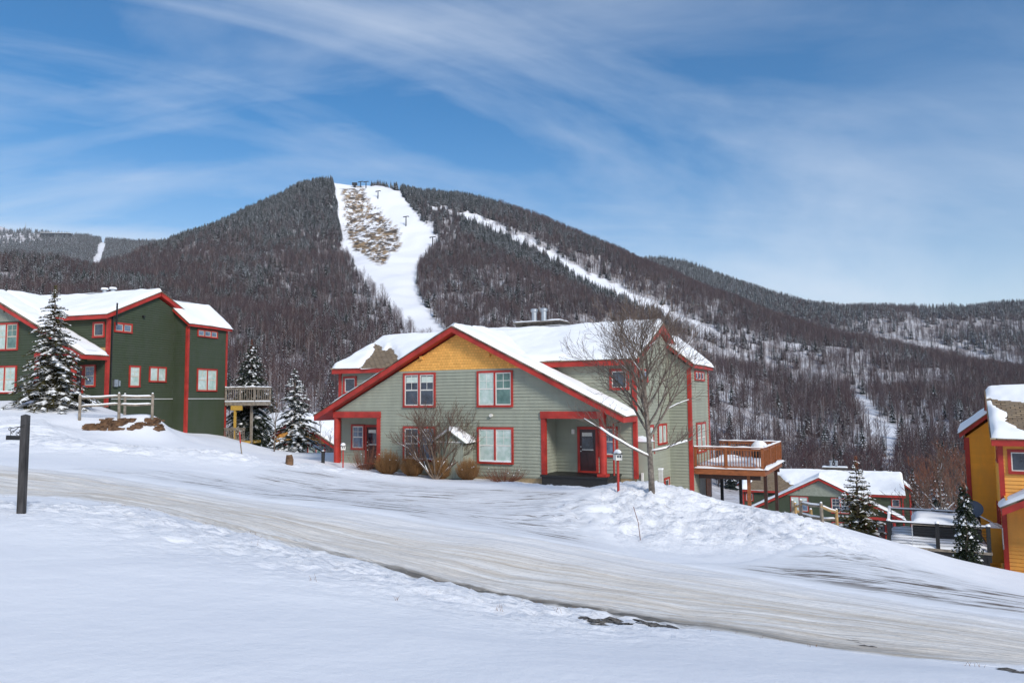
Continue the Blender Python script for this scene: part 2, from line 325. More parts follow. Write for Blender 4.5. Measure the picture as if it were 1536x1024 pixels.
# road sheet
slm=np.r_[0,np.cumsum(np.hypot(*np.diff((RN+RF)/2,axis=0).T))]
def s_at(px,py,Y):
    p=at(px,py,Y); return float(slm[int(np.argmin(np.hypot(RN[:,0]-p[0],RN[:,1]-p[1])))])
S0=s_at(470,835,11.1); S1=s_at(1090,948,8.5)
def roadmat():
    m,t,b=nt('packed snow road'); uv=N(t,'ShaderNodeAttribute',{},attribute_name='st'); 
    a=N(t,'ShaderNodeSeparateXYZ',{0:uv.outputs['Vector']})   # s in metres, t 0..1
    def st(ss,ts,sc,det=5): return noi(t,N(t,'ShaderNodeCombineXYZ',{0:mth(t,'MULTIPLY',a.outputs[0],ss),1:mth(t,'MULTIPLY',a.outputs[1],ts)}).outputs[0],sc,det,.6)
    p=pos(t)
    fine=noi(t,p,9,6,.7); s1=st(.22,26,1.); s2=st(.5,60,1.); s3=st(.08,7,1.,3)
    base=mixc(t,ramp(t,s1,.35,.65),(.66,.585,.49),(.88,.86,.82))
    base=mixc(t,mth(t,'MULTIPLY',ramp(t,s2,.52,.70),.55),base,(.36,.29,.21))
    base=mixc(t,mth(t,'MULTIPLY',ramp(t,s3,.5,.62),.5),base,(.82,.80,.77))
    base=mixc(t,mth(t,'MULTIPLY',ramp(t,fine,.52,.72),.4),base,(.42,.36,.29))
    # bare wet asphalt strip along the near wheel edge
    tt=mth(t,'ADD',a.outputs[1],mth(t,'MULTIPLY',mth(t,'SUBTRACT',st(.35,3,1.),.5),.16))
    band=mth(t,'SUBTRACT',1.,mth(t,'MULTIPLY',mth(t,'ABSOLUTE',mth(t,'SUBTRACT',tt,.085)),10.),True)
    win=mth(t,'MULTIPLY',ramp(t,a.outputs[0],S0-1,S0+3),mth(t,'SUBTRACT',1.,ramp(t,a.outputs[0],S1-2,S1+3)))
    dk=mth(t,'MULTIPLY',mth(t,'MULTIPLY',band,win),ramp(t,fine,.22,.42),True)
    base=mixc(t,mth(t,'MINIMUM',mth(t,'MULTIPLY',dk,1.5),.92),base,(.13,.115,.095))
    # thin wet line near the far edge
    band2=mth(t,'SUBTRACT',1.,mth(t,'MULTIPLY',mth(t,'ABSOLUTE',mth(t,'SUBTRACT',tt,.80)),60.),True)
    base=mixc(t,mth(t,'MULTIPLY',mth(t,'MULTIPLY',band2,ramp(t,s3,.4,.55)),.7),base,(.17,.155,.14))
    e=mth(t,'MULTIPLY',mth(t,'ABSOLUTE',mth(t,'SUBTRACT',mth(t,'ADD',a.outputs[1],mth(t,'MULTIPLY',mth(t,'SUBTRACT',st(.8,6,1.),.5),.18)),.5)),2.)
    base=mixc(t,mth(t,'MULTIPLY',ramp(t,mth(t,'ADD',a.outputs[1],mth(t,'MULTIPLY',mth(t,'SUBTRACT',s3,.5),.5)),.62,.86),.7),base,(.84,.845,.86)); base=mixc(t,ramp(t,e,.93,1.03),base,(.85,.86,.88))
    t.links.new(base,b.inputs['Base Color']); b.inputs['Roughness'].default_value=.7; b.inputs['Specular IOR Level'].default_value=.25
    bn=N(t,'ShaderNodeBump',{'Height':mth(t,'ADD',s2,mth(t,'MULTIPLY',fine,.6)),'Strength':.9,'Distance':.04}); t.links.new(bn.outputs[0],b.inputs['Normal'])
    return m
tt=np.linspace(-.10,1.10,110)
RP=RN[:,None,:]*(1-tt)[None,:,None]+RF[:,None,:]*tt[None,:,None]
sl=np.r_[0,np.cumsum(np.hypot(*np.diff((RN+RF)/2,axis=0).T))]
rz=ground(RP[...,0],RP[...,1]); rz=rz+.014+.016*fbm(sl[:,None]*.35+0*tt,tt*16+0*sl[:,None],3,8)+.012*fbm(sl[:,None]*2.2+0*tt,tt*22+0*sl[:,None],2,18)
ed=np.minimum(tt+.10,1.10-tt)/.10; rz=rz-(.05*(1-np.clip(ed,0,1)))[None,:]
ro=grid_obj('road',np.stack([RP[...,0],RP[...,1],rz],-1),roadmat(),kind='structure')
at_=ro.data.attributes.new('st','FLOAT_VECTOR','POINT'); ST=np.zeros(RP.shape[:2]+(3,)); ST[...,0]=sl[:,None]; ST[...,1]=tt[None,:]; at_.data.foreach_set('vector',ST.reshape(-1).astype('f'))
# driveways: scraped packed snow with dark streaks
def drivemat(name,ang,thr):
    m,t,b=nt(name); tc=t.nodes.new('ShaderNodeTexCoord'); mp=N(t,'ShaderNodeMapping',{0:tc.outputs['Object'],2:(0,0,ang),3:(.38,2.6,1)}).outputs[0]
    mk=N(t,'ShaderNodeAttribute',{},attribute_name='mask').outputs['Fac']; p=tc.outputs['Object']
    s=noi(t,mp,1.3,8,.68); s2=noi(t,N(t,'ShaderNodeMapping',{0:mp,1:(5,3,1)}).outputs[0],3.2,6,.65); big=noi(t,p,.35,3)
    col=mixc(t,mth(t,'MULTIPLY',ramp(t,s2,.42,.62),mk),(.85,.86,.88),(.60,.60,.61))
    lim=mth(t,'MULTIPLY',mth(t,'MULTIPLY',ramp(t,s,thr,thr+.05),ramp(t,big,.40,.50)),mk,True)
    col=mixc(t,lim,col,(.16,.13,.105)); t.links.new(col,b.inputs['Base Color']); b.inputs['Roughness'].default_value=.65; b.inputs['Specular IOR Level'].default_value=.25
    bn=N(t,'ShaderNodeBump',{'Height':s,'Strength':.5,'Distance':.04}); t.links.new(bn.outputs[0],b.inputs['Normal']); return m
def drive(name,poly_px,mat,step=.16):
    pl=P2(*poly_px); xa=[p[0] for p in pl]; ya=[p[1] for p in pl]
    X,Y=np.meshgrid(np.arange(min(xa)-.5,max(xa)+.5,step),np.arange(min(ya)-.5,max(ya)+.5,step))
    ins=inpoly(X,Y,pl); d=seg_d(X,Y,pl+[pl[0]]); mk=np.where(ins,sst(0.1,1.5,d+.25*fbm(X,Y,3,4)),0)
    Z=ground(X,Y)+np.where(ins,.012*sst(0,.5,d)+.010,-.03)
    o=grid_obj(name,np.stack([X,Y,Z],-1),mat,keep=ins|(d<.3),kind='structure'); vattr(o,'mask',mk); return o
drive('driveway',[(330,738,18.2),(520,768,17.0),(768,806,15.4),(960,838,14.6),(930,800,18),(915,775,22),(900,750,25.5),(780,739,28),(600,730,29),(480,715,30),(390,715,28),(300,712,22)],drivemat('driveway snow',.55,.545))
drive('parking_area',[(1000,848,14.3),(1130,840,17),(1180,826,19),(1300,830,20),(1420,858,19),(1536,893,17.5),(1650,920,17),(1700,970,11.5),(1536,933,12.1),(1250,883,13.3)],drivemat('parking snow',.36,.515))
drive('side_driveway',[(60,705,20.5),(200,700,22),(280,697,24),(390,715,24),(420,745,18.5),(330,741,18.2),(150,713,19.8)],drivemat('side driveway snow',.55,.55))
# ------------------------------------------------------------------ houses
ZB=3.7
def clipz(poly,z0,z1):
    def cl(P,f):
        out=[]
        for i in range(len(P)):
            a,b=P[i],P[(i+1)%len(P)]; fa,fb=f(a),f(b)
            if fa>=0: out.append(a)
            if (fa>=0)!=(fb>=0):
                t=fa/(fa-fb); out.append((a[0]+(b[0]-a[0])*t,a[1]+(b[1]-a[1])*t))
        return out
    P=cl(poly,lambda p:p[1]-z0)
    return cl(P,lambda p:z1-p[1]) if len(P)>2 else []
def clap(mb,P,poly,exp=.155,dep=.032,m=0):
    zs=[p[1] for p in poly]; z=math.floor(min(zs)/exp)*exp
    while z<max(zs):
        s=clipz(poly,z,z+exp)
        if len(s)>2:
            mb.poly([P(a,q,dep*(1-(q-z)/exp)+.002) for a,q in s],m)
            bt=[a for a,q in s if abs(q-z)<1e-6]
            if len(bt)>1: mb.poly([P(min(bt),z,dep+.002),P(max(bt),z,dep+.002),P(max(bt),z,0),P(min(bt),z,0)],m)
        z+=exp
def pf(v0): return lambda a,z,o:(a,v0-o,z+ZB)
def pr(u0): return lambda a,z,o:(u0+o,a,z+ZB)
def pl(u0): return lambda a,z,o:(-u0-o,a,z+ZB)
def window(root,P,a0,a1,z0,z1,n=1,style='dh',gl='glassd',sash='white',trim='red',tw=.10,gls=None,snow=False,name='window'):
    mb=MB(); o=.085
    mb.bx(P,a0,a1,z1-tw,z1,-.01,o); mb.bx(P,a0,a1,z0,z0+tw,-.01,o+.02)
    mb.bx(P,a0,a0+tw,z0+tw,z1-tw,-.01,o-.003); mb.bx(P,a1-tw,a1,z0+tw,z1-tw,-.01,o-.003)
    w=(a1-a0-2*tw-(n-1)*tw*.9)/n; cells=[]
    for i in range(n):
        x0=a0+tw+i*(w+tw*.9); cells.append((x0,x0+w))
        if i: mb.bx(P,x0-tw*.9,x0,z0+tw,z1-tw,-.01,o-.005)
    wn=mb.build(name,M[trim],root)
    for i,(x0,x1) in enumerate(cells):
        s=MB(); sw=.055 if style!='fix' else .045; zz0,zz1=z0+tw,z1-tw
        s.bx(P,x0,x1,zz1-sw,zz1,.0,.055); s.bx(P,x0,x1,zz0,zz0+sw,.0,.055)
        s.bx(P,x0,x0+sw,zz0+sw,zz1-sw,.0,.053); s.bx(P,x1-sw,x1,zz0+sw,zz1-sw,.0,.053)
        zm=(zz0+zz1)/2
        if style=='dh':
            s.bx(P,x0+sw,x1-sw,zm-.03,zm+.03,.0,.051)
            xm=(x0+x1)/2; s.bx(P,xm-.012,xm+.012,zm+.03,zz1-sw,.036,.046); zq=(zm+zz1)/2; s.bx(P,x0+sw,xm-.012,zq-.012,zq+.012,.036,.045); s.bx(P,xm+.012,x1-sw,zq-.012,zq+.012,.036,.045)
        s.build('sash',M[sash],wn)
        g=MB(); g.poly([P(x0+sw,zz0+sw,.038),P(x1-sw,zz0+sw,.038),P(x1-sw,zz1-sw,.038),P(x0+sw,zz1-sw,.038)])
        g.build('pane',M[(gls or [gl]*n)[i]],wn)
    if snow:
        s=MB(); s.bx(P,a0+.15,a1-.12,z0+tw,z0+tw+.07,.03,.10); s.build('sill_snow',M['rsnow'],wn)
    return wn
def snow_layer(mb_list,org,eu,ev,nu,nv,T,bare=None,step=.14,clip=None,edge=.16,seed=0,zf=None):
    # heightfield of snow lying on a sloped roof plane: org + a*eu + b*ev, a in 0..nu, b in 0..nv (metres)
    org=np.array(org); eu=np.array(eu,float); ev=np.array(ev,float)
    a=np.linspace(0,nu,max(3,int(nu/step))); b=np.linspace(0,nv,max(3,int(nv/step))); A,B=np.meshgrid(a,b)
    P=org+A[...,None]*eu+B[...,None]*ev; P=P.reshape(A.shape+(3,))
    wob=.06*fbm(A*1.3+seed*5,B*1.3,3,seed)
    d=np.minimum(np.minimum(A,nu-A),np.minimum(B,nv-B) if zf!='ridge' else B)+np.clip(wob,-.03,.1)*0
    e=np.minimum(np.minimum(A,nu-A), B if zf=='ridge' else np.minimum(B,nv-B))
    t=np.sqrt(np.clip(e/edge,0,1))*(T+.07*fbm(A*.5+seed,B*.5,4,seed+4)+.45*wob)
    if bare is not None:
        bd=bare(P[...,0],P[...,1])      # positive inside the bare patch, metres
        t=np.where(bd>0,-.06,t*np.sqrt(np.clip((-bd)/.22,0,1)))
    P-=ev*((1-sst(0,.35,B))*np.clip(.05+.06*fbm(A*.8+seed,B*0+seed,3,seed+1),0,.12)*(T>.12))[...,None]
    P[...,2]+=t+.004
    n=np.arange(A.size).reshape(A.shape); q=np.stack([n[:-1,:-1],n[:-1,1:],n[1:,1:],n[1:,:-1]],-1).reshape(-1,4)
    mb_list.add(P.reshape(-1,3),[tuple(x) for x in q])
def polybare(poly,sc=.35,seed=3):
    def f(x,y):
        ins=inpoly(x,y,poly); d=seg_d(x,y,poly+[poly[0]])
        return np.where(ins,d,-d)+sc*.5*fbm(x*1.2,y*1.2,4,seed)
    return f
def house(fr,label,cat='house',wall='sage',gable='orange_sh',bare=None,sidegl='glassg',low=-5.6,foundz=-3.62,chim=True,glup=None,gldn=None,upz=1.52,sash='white',group=None,sidewall=None,wname='chalet'):
    o,ang=FR[fr]
    R=empty(wname,(o[0],o[1],o[2]-ZB),-math.radians(ang),label=label,cat=cat,group=group)
    sw=sidewall or wall
    F0,FB=pf(0.),pf(1.55)
    gl=lambda u:3.27-.5*abs(u)
    # front gable wall
    w=MB(); clap(w,F0,[(-4.66,foundz),(4.66,foundz),(4.66,-.55),(-4.66,-.55)])
    clap(w,F0,[(-7.66,-.55),(7.66,-.55),(3.5,upz),(-3.5,upz)])
    for s in (-1,1):     # recess side walls and the rear block front wall either side
        Q=(lambda a,z,o_,s=s:(s*(4.66+o_),a,z+ZB)); clap(w,Q,[(0,foundz),(1.55,foundz),(1.55,-.5),(0,-.5)])
        lo,hi=sorted((s*4.66,s*8.65)); clap(w,FB,[(lo,foundz),(hi,foundz),(hi,1.62),(lo,1.62)])
    w.build('front_wall',M[wall],R)
    g=MB(); clap(g,F0,[(-3.5,upz),(3.5,upz),(0,3.27)],.14,.022); g.poly([F0(-3.5,upz,0),F0(3.5,upz,0),F0(0,3.27,0)]); g.build('gable_panel',M[gable],R)
    for u in (-1.95,1.95):
        b=MB(); 
        if abs(u)<3: b.bx(F0,u-.16,u+.0,2.1,2.26,0,.14)
        b.build('gable_knob',M[gable],R)
    # side walls with boxes
    for s,PP in ((-1,pl),(1,pr)):
        S=PP(8.65); m=MB()
        clap(m,S,[(1.55,low),(10.1,low),(10.1,1.55),(5.6,3.42),(1.55,1.72)])
        B=PP(9.8); clap(m,B,[(7.2,low),(11.3,low),(11.3,1.62),(7.2,1.62)])
        for v0,sg in ((7.2,1),(11.3,-1)):
            Q=(lambda a,z,o_,s=s,v0=v0,sg=sg:(s*a,v0-sg*o_,z+ZB)); lo=8.65 if sg==1 else 6.3
            pol=[(lo,low),(9.8,low),(9.8,1.62),(8.65,2.54),(lo,2.6)] if sg==1 else [(lo,low),(9.8,low),(9.8,1.62),(8.05,3.05),(lo,1.62)]
            clap(m,Q,pol)
        m.poly([(s*6.3,10.1,low+ZB),(s*6.3,11.3,low+ZB),(s*6.3,11.3,1.6+ZB),(s*6.3,10.1,1.6+ZB)])
        m.build('side_wall',M[sw],R)
        def cb(*a_):
            c=MB(); c.bx(*a_); c.build('corner_board',M['red'],R)
        cb(FB,s*8.65-.11 if s>0 else -8.72,8.72 if s>0 else -8.54,foundz,1.6,-.02,.07)
        cb(S,1.51,1.67,foundz,1.6,-.05,.068)
        Q=(lambda a,z,o_,s=s:(s*a,7.2-o_,z+ZB)); cb(Q,9.66,9.85,low,1.6,-.02,.05); cb(B,7.16,7.34,low,1.6,-.05,.048)
        cb(B,11.16,11.34,low,1.6,-.05,.05)
        ga='glassb'
        window(R,S,1.95,3.4,.80,1.43,2,'fix',ga,sash=sash,tw=.10)
        window(R,S,3.25,4.2,-2.66,-1.26,1,'dh',sidegl,sash=sash); window(R,S,4.95,6.5,-2.3,-1.25,2,'fix',sidegl,sash=sash)
        window(R,B,8.1,10.2,.95,1.5,3,'fix',ga,sash=sash,tw=.09); window(R,B,8.15,10.25,-2.9,-1.28,2,'dh',sidegl,sash=sash)
        (window(R,S,5.9,6.8,-5.0,-4.0,1,'fix','glassd',sash=sash) if fr=='main' and s>0 else None)
    bw=MB(); bw.poly([(-8.65,10.1,low+ZB),(8.65,10.1,low+ZB),(8.65,10.1,1.6+ZB),(-8.65,10.1,1.6+ZB)]); bw.build('rear_wall',M[sw],R)
    f=MB(); f.bx(F0,-4.66,4.66,low,foundz,-.3,-.02); f.bx(FB,4.66,8.65,low,foundz,-.3,-.02); f.bx(FB,-8.65,-4.66,low,foundz,-.3,-.02); f.build('foundation',M['found'],R)
    # porches
    for s in (-1,1):
        X=lambda a,b:tuple(sorted((s*a,s*b)))
        p=MB(); a,b=X(4.60,7.74); p.bx(F0,a,b,-.86,-.53,-.22,.10); p.build('porch_beam',M['red'],R)
        p=MB(); a,b=X(4.62,4.84); p.bx(F0,a,b,foundz,-.86,-.12,.06); p.build('porch_jamb',M['red'],R)
        p=MB(); p.tube([(s*7.60,0.08,-3.42+ZB),(s*7.60,.08,-.86+ZB)],.165,14)
        a,b=X(7.38,7.82); p.bx(F0,a,b,-3.42,-3.30,-.28,.14); p.build('porch_post',M['red'],R)
        p=MB(); a,b=X(4.66,7.95); p.box((a,-.30,-3.50+ZB),(b,1.53,-3.42+ZB)); p.box((a+.05,-.22,-3.95+ZB),(b-.05,1.5,-3.50+ZB)); p.build('porch_floor',M['black'],R)
        p=MB(); a,b=X(4.7,8.6); p.box((a,.02,-.50+ZB),(b,1.53,-.46+ZB)); p.build('porch_ceiling',M[wall],R)
        d=MB(); a,b=X(5.79,6.83); d.bx(FB,a,a+.12,-3.42,-1.28,-.01,.07); d.bx(FB,b-.12,b,-3.42,-1.28,-.01,.07); d.bx(FB,a+.12,b-.12,-1.40,-1.28,-.01,.072); d.bx(FB,a+.12,b-.12,-3.42,-3.34,-.01,.09)
        dr=d.build('door_frame',M['red'],R)
        e=MB(); e.bx(FB,a+.12,b-.12,-3.34,-1.40,0,.035); 
        for k in (0,1):
            x0=a+.2+k*.34; e.bx(FB,x0,x0+.26,-3.2,-2.5,.035,.048)
        e.build('door_leaf',M['door'],dr)
        e=MB(); e.bx(FB,a+.24,b-.24,-2.34,-1.56,.035,.052); e.build('door_glass',M['glassd'],dr)
        e=MB(); e.bx(FB,a+.24,b-.24,-2.38,-2.33,.036,.07); e.build('glass_sill',M['white'],dr); e=MB(); e.bx(FB,a+.24,b-.3,-1.72,-1.55,.036,.055); e.build('door_blind',M['white'],dr)
        e=MB(); e.tube([FB(a+.18,-2.42,.03),FB(a+.18,-2.42,.10)],.03,8); e.build('door_handle',M['white'],dr); e=MB(); e.tube([FB(a+.18,-2.22,.03),FB(a+.18,-2.22,.08)],.03,8); e.build('door_lock',M['white'],dr)
        a,b=X(6.86,7.80); window(R,FB,a,b,-2.66,-1.26,1,'dh','glassb',sash=sash)
        a,b=X(7.45,8.40); window(R,FB,a,b,.42,1.42,1,'fix','glassd',sash=sash,tw=.12)
        l=MB(); l.bx(FB,s*5.6-.07,s*5.6+.07,-1.62,-1.40,0,.14); l.build('porch_lamp',M['white'],R)
    gu=glup or (['glassd','glassd'],['glassg','glassg2']); gd=gldn or (['glassd','glassb'],['glassg','glassg'])
    for k,(a,b) in enumerate(((-3.17,-1.2),(1.2,3.17))):
        wn=window(R,F0,a,b,-.33,1.43,2,'dh',gls=gu[k],sash=sash)
        if k==0:
            bl=MB()
            for x0,x1 in ((a+.19,a+.93),(a+1.12,b-.17)): bl.bx(F0,x0,x1,.92,1.22,.0385,.0395)
            bl.build('blind',M['blind'],wn)
        window(R,F0,a,b,-3.02,-1.28,2,'dh',gls=gd[k],snow=True,sash=sash)
    # roofs
    def zz(u,v): return 3.68-.5*abs(u)
    def roofpart(name,polys,th=.05,red=.27,inset=.04):
        m=MB()
        for P_ in polys: m.slab([(x,y,z+ZB) for x,y,z in P_],th)
        r=m.build(name,M['roof'],R); q=MB()
        for P_ in polys:
            cx=sum(p[0] for p in P_)/len(P_); cy=sum(p[1] for p in P_)/len(P_)
            def ins(p):
                dx=cx-p[0]; dy=cy-p[1]; return (p[0]+(inset if dx>0 else -inset)*(abs(p[0])>.01),p[1]+(inset if dy>0 else -inset))
            Z=lambda x,y,P_=P_:plane_z(P_,x,y)
            q.slab([(*ins(p),Z(*ins(p))-th-.001+ZB) for p in P_],red)
        q.build('fascia',M['red'],r); return r
    def plane_z(P_,x,y):
        a,b,c=[np.array(p) for p in P_[:3]]; n=np.cross(b-a,c-a); return a[2]-(n[0]*(x-a[0])+n[1]*(y-a[1]))/n[2]
    FR_=[]
    for s in (-1,1):
        FR_.append([(0,-.5,zz(0,0)),(s*8.8,-.5,zz(8.8,0)),(s*8.8,1.5,zz(8.8,0)),(0,1.5,zz(0,0))][::s])
    # part further back, above the rear eave only
    for s in (-1,1):
        FR_.append([(0,1.5,zz(0,0)),(s*4.2,1.5,zz(4.2,0)),(0,5.5,zz(0,0))][::s])
    r1=roofpart('front_roof',FR_)
    re=[(-8.97,1.1,1.86),(8.97,1.1,1.86),(8.97,5.6,3.86),(-8.97,5.6,3.86)]; rb=[(8.97,10.1,1.86),(-8.97,10.1,1.86),(-8.97,5.6,3.86),(8.97,5.6,3.86)]
    r2=roofpart('main_roof',[re,rb])
    BX=[]
    for s in (-1,1):
        BX.append([(s*8.05,6.9,3.44),(s*10.1,6.9,1.8),(s*10.1,11.6,1.8),(s*8.05,11.6,3.44)][::s]); BX.append([(s*8.05,11.6,3.44),(s*6.0,11.6,1.8),(s*6.0,6.9,1.8),(s*8.05,6.9,3.44)][::s])
    r3=[roofpart('box_roof',BX[:2],.05,.2),roofpart('box_roof',BX[2:],.05,.2)]
    s1=MB()
    bare=bare or {}
    L=math.hypot(1,.5)
    for s in (-1,1):
        n_=8.72*L
        snow_layer(s1,(s*8.76,-.30,zz(8.76,0)+ZB),(0,1,0),(-s/L,0,.5/L),1.84,n_+.04,.17,bare.get('front%d'%s),seed=3+s,zf='ridge',edge=.12)
        snow_layer(s1,(s*4.2,1.5,zz(4.2,0)+ZB),(0,1,0),(-s/L,0,.5/L),4.1,4.2*L,.17,seed=5+s,zf='ridge')
    s1.build('snow_cover',M['rsnow'],r1,smooth=True)
    s2=MB(); L2=math.hypot(4.5,2.0)
    snow_layer(s2,(-8.92,1.14,1.875+ZB),(1,0,0),(0,4.5/L2,2/L2),17.84,L2-.03,.2,bare.get('rear'),seed=9,zf='ridge',step=.12)
    snow_layer(s2,(-8.92,10.06,1.875+ZB),(1,0,0),(0,-4.5/L2,2/L2),17.84,L2-.03,.2,seed=10,zf='ridge',step=.3)
    s2.build('snow_cover',M['rsnow'],r2,smooth=True)
    L3=math.hypot(2.05,1.64)
    for s_,rr_ in zip((-1,1),r3):
        s3=MB()
        for t_ in (1,-1):
            e=8.05+t_*2.03; snow_layer(s3,(s_*e,6.95,1.815+ZB),(0,1,0),(-s_*t_*2.05/L3,0,1.64/L3),4.6,L3-.02,.15,seed=13+s_+t_,zf='ridge')
        s3.build('snow_cover',M['rsnow'],rr_,smooth=True)
    if chim:
        m=MB(); m.box((.35,5.9,3.2+ZB),(3.0,7.0,4.28+ZB)); ch=m.build('chimney',M['stone'],R)
        m=MB(); m.box((.2,5.75,4.28+ZB),(3.15,7.15,4.36+ZB)); m.build('chimney_cap',M['stone'],ch)
        m=MB(); snow_layer(m,(.22,5.77,4.36+ZB),(1,0,0),(0,1,0),2.9,1.36,.12,seed=2); m.build('cap_snow',M['rsnow'],ch,smooth=True)
        for x in (1.25,1.85):
            m=MB(); m.tube([(x,6.4,4.36+ZB),(x,6.4,4.95+ZB)],.15,12); m.tube([(x,6.4,4.95+ZB),(x,6.4,5.0+ZB),(x,6.4,5.12+ZB),(x,6.4,5.16+ZB)],[.15,.21,.21,.12],12); m.build('flue',M['steel'],ch)
    return R
def roofpt(fr,px,py):      # sight line met with the rear roof plane z=1.86+.444(v-1.1)
    o,a=FR[fr]; a=math.radians(a); o=np.array(o); e1=np.array([math.cos(a),-math.sin(a),0]); e2=np.array([math.sin(a),math.cos(a),0]); d=ray(px,py)
    k=.4444; t=(1.95-k*1.1+o[2]-k*(o@e2))/(d[2]-k*(d@e2)); q=d*t-o; return (float(q@e1),float(q@e2))
PB=[roofpt('main',*q) for q in ((538,556),(545,540),(556,528),(562,513),(570,516),(580,524),(584,517),(596,526),(603,540),(600,570))]
YB=[roofpt('yellow',*q) for q in ((1482,594),(1490,606),(1504,617),(1514,630),(1530,641),(1560,655),(1640,650),(1640,604),(1536,602),(1510,598))]
print('PB',PB[:4]); print('YB',YB[:4])
hm=house('main','sage green duplex with ochre shingled gable, red trim and two porches in the centre',wname='duplex_house',
  bare={'rear':polybare(PB,.28)},low=-6.2)
hg=house('green','dark green house with pale gable and red trim behind the large spruce at far left',wall='olive',gable='sage_sh',low=-8.5,sidegl='glassg',wname='duplex_house',sash='beige',chim=False,foundz=-3.9)
hl=house('low','dark green house with pale grey gable, low on the slope behind the rail fence',wall='olive',gable='sage_sh',low=-6,wname='duplex_house',bare={'rear':polybare([(-8.2,1.0),(-7.6,5.7),(-5.5,5.7),(-4.2,3.4),(-2.9,2.4),(-1.6,.6),(-6,.6)],.5,8)},glup=(['glassg','glassb'],['glassd','glassd']))
hy=house('yellow','ochre yellow house with satellite dish cut off by the right edge of the photo',wall='ochre2',gable='orange_sh',low=-6.5,wname='duplex_house',sidewall='ochre',foundz=-3.75,chim=False,
  bare={'rear':polybare(YB,.2,5)})
# the house glimpsed between spruce and main porch
FR['back']=((-18.9,66.,-5.1),27.3)
hb=house('back','grey house with snowy roof glimpsed below, between the snowy spruce and the red porch post',wall='greysd',gable='orange_sh',low=-6,wname='duplex_house',chim=False)
# extras on the houses
def hobj(fr): 
    o,a=FR[fr]; return (o[0],o[1],o[2]-ZB),-math.radians(a)
m=MB(); P=pr(8.65)      # conduits, meters on the green house
m.bx(P,1.9,7.15,-3.44,-3.39,.03,.07); m.bx(pr(9.8),7.3,11.2,-3.44,-3.39,.03,.07); m.build('conduit',M['conduit'],hg)
m=MB(); m.bx(P,1.75,1.82,-4.0,2.05,.03,.09); m.bx(P,1.75,1.82,1.2,2.6,.35,.42); m.build('vent_pipe',M['black'],hg)
m=MB(); m.bx(P,1.95,2.25,-2.65,-2.2,.03,.2); m.bx(P,2.35,2.5,-2.6,-2.25,.03,.14); m.build('meter_box',M['steel'],hg)
m=MB(); m.bx(P,4.2,4.32,1.95,2.07,.03,.2); m.build('flood_lamp',M['black'],hg)
m=MB(); m.bx(pf(1.55),7.1,8.5,-1.0,-.2,.03,.05); m.build('porch_end_panel',M['tanwood'],hg)
for x in (3.0,3.75):
    m=MB(); m.tube([(x,6.6,3.3+ZB),(x,6.6,4.42+ZB)],.14,10); f=m.build('flue',M['steel'],hg); m=MB(); m.tube([(x,6.6,4.42+ZB),(x,6.6,4.55+ZB)],[.26,.22],10); m.build('flue_snow',M['rsnow'],f)
P=pr(8.65); m=MB(); m.bx(P,1.75,2.5,-3.75,-1.95,.03,.55); ub=m.build('utility_closet',M['sage'],hm); m=MB(); m.add([P(1.7,-1.95,.0),P(2.55,-1.95,.0),P(2.55,-1.95,.6),P(1.7,-1.95,.6),P(1.7,-1.7,.0),P(2.55,-1.7,.0)],[(0,1,2,3),(3,2,5,4),(0,3,4),(1,5,2)]); m.build('closet_snow',M['rsnow'],ub)
m=MB(); m.bx(P,4.9,5.15,-4.1,-3.5,.03,.2); vb=m.build('vent_box',M['conduit'],hm); m=MB(); m.bx(P,4.88,5.17,-3.5,-3.42,.02,.22); m.build('vent_snow',M['rsnow'],vb)
m=MB(); m.tube([(2.0,-.02,-.72+ZB),(2.0,-.16,-.72+ZB)],.08,10); m.build('wall_vent',M['white'],hm) 
m=MB(); m.bx(pr(8.65),1.62,1.70,-3.75,-3.35,.2,.3); m.build('vent_pipe',M['white'],hm)
Q=lambda a,z,o:(9.8+o,a,z+ZB)
m=MB(); m.bx(Q,8.6,11.25,-6.0,-3.9,.03,.06); m.build('basement_wall',M['greysd'],hm)
m=MB(); m.bx(Q,9.9,10.9,-6.0,-4.05,.06,.10); m.build('basement_door',M['cedar'],hm)
# downspouts of the porches
for s in (-1,1):
    m=MB(); m.tube([(s*8.3+.0,.9,-.95+ZB),(s*7.95,.5,-1.1+ZB),(s*7.95,.5,-3.4+ZB)],.045,8); m.build('downspout',M['red'],hm)
# satellite dish on the yellow house
m=MB(); n=18; c=np.array((-9.75,1.2,-1.05+ZB)); ax=np.array((-.25,-.93,.28)); ax/=np.linalg.norm(ax); a=np.cross(ax,(0,0,1)); a/=np.linalg.norm(a); b=np.cross(a,ax)
rings=[]
for k in range(6):
    r=k/5; rings.append([c+ax*(.09*r*r)+.46*r*math.cos(2*math.pi*i/n)*a+.36*r*math.sin(2*math.pi*i/n)*b for i in range(n)])
vs=[p for g in rings for p in g]; m.add(vs,[(k*n+i,k*n+(i+1)%n,(k+1)*n+(i+1)%n,(k+1)*n+i) for k in range(5) for i in range(n)])
ds=m.build('satellite_dish',M['slate'],hy,smooth=True)
m=MB(); m.tube([c-ax*.02,c-ax*.25+np.array((.1,0,-.15)),np.array((-8.72,1.35,-1.75+ZB)),np.array((-8.72,1.35,-2.6+ZB))],.03,8); m.tube([c+b*-.33,c+ax*.55-b*.15],.018,6); m.build('dish_arm',M['steel'],ds)
m=MB(); e=c+ax*.55-b*.12; m.box(tuple(e-.07),tuple(e+(.12,.05,.05))); m.build('receiver',M['white'],ds)
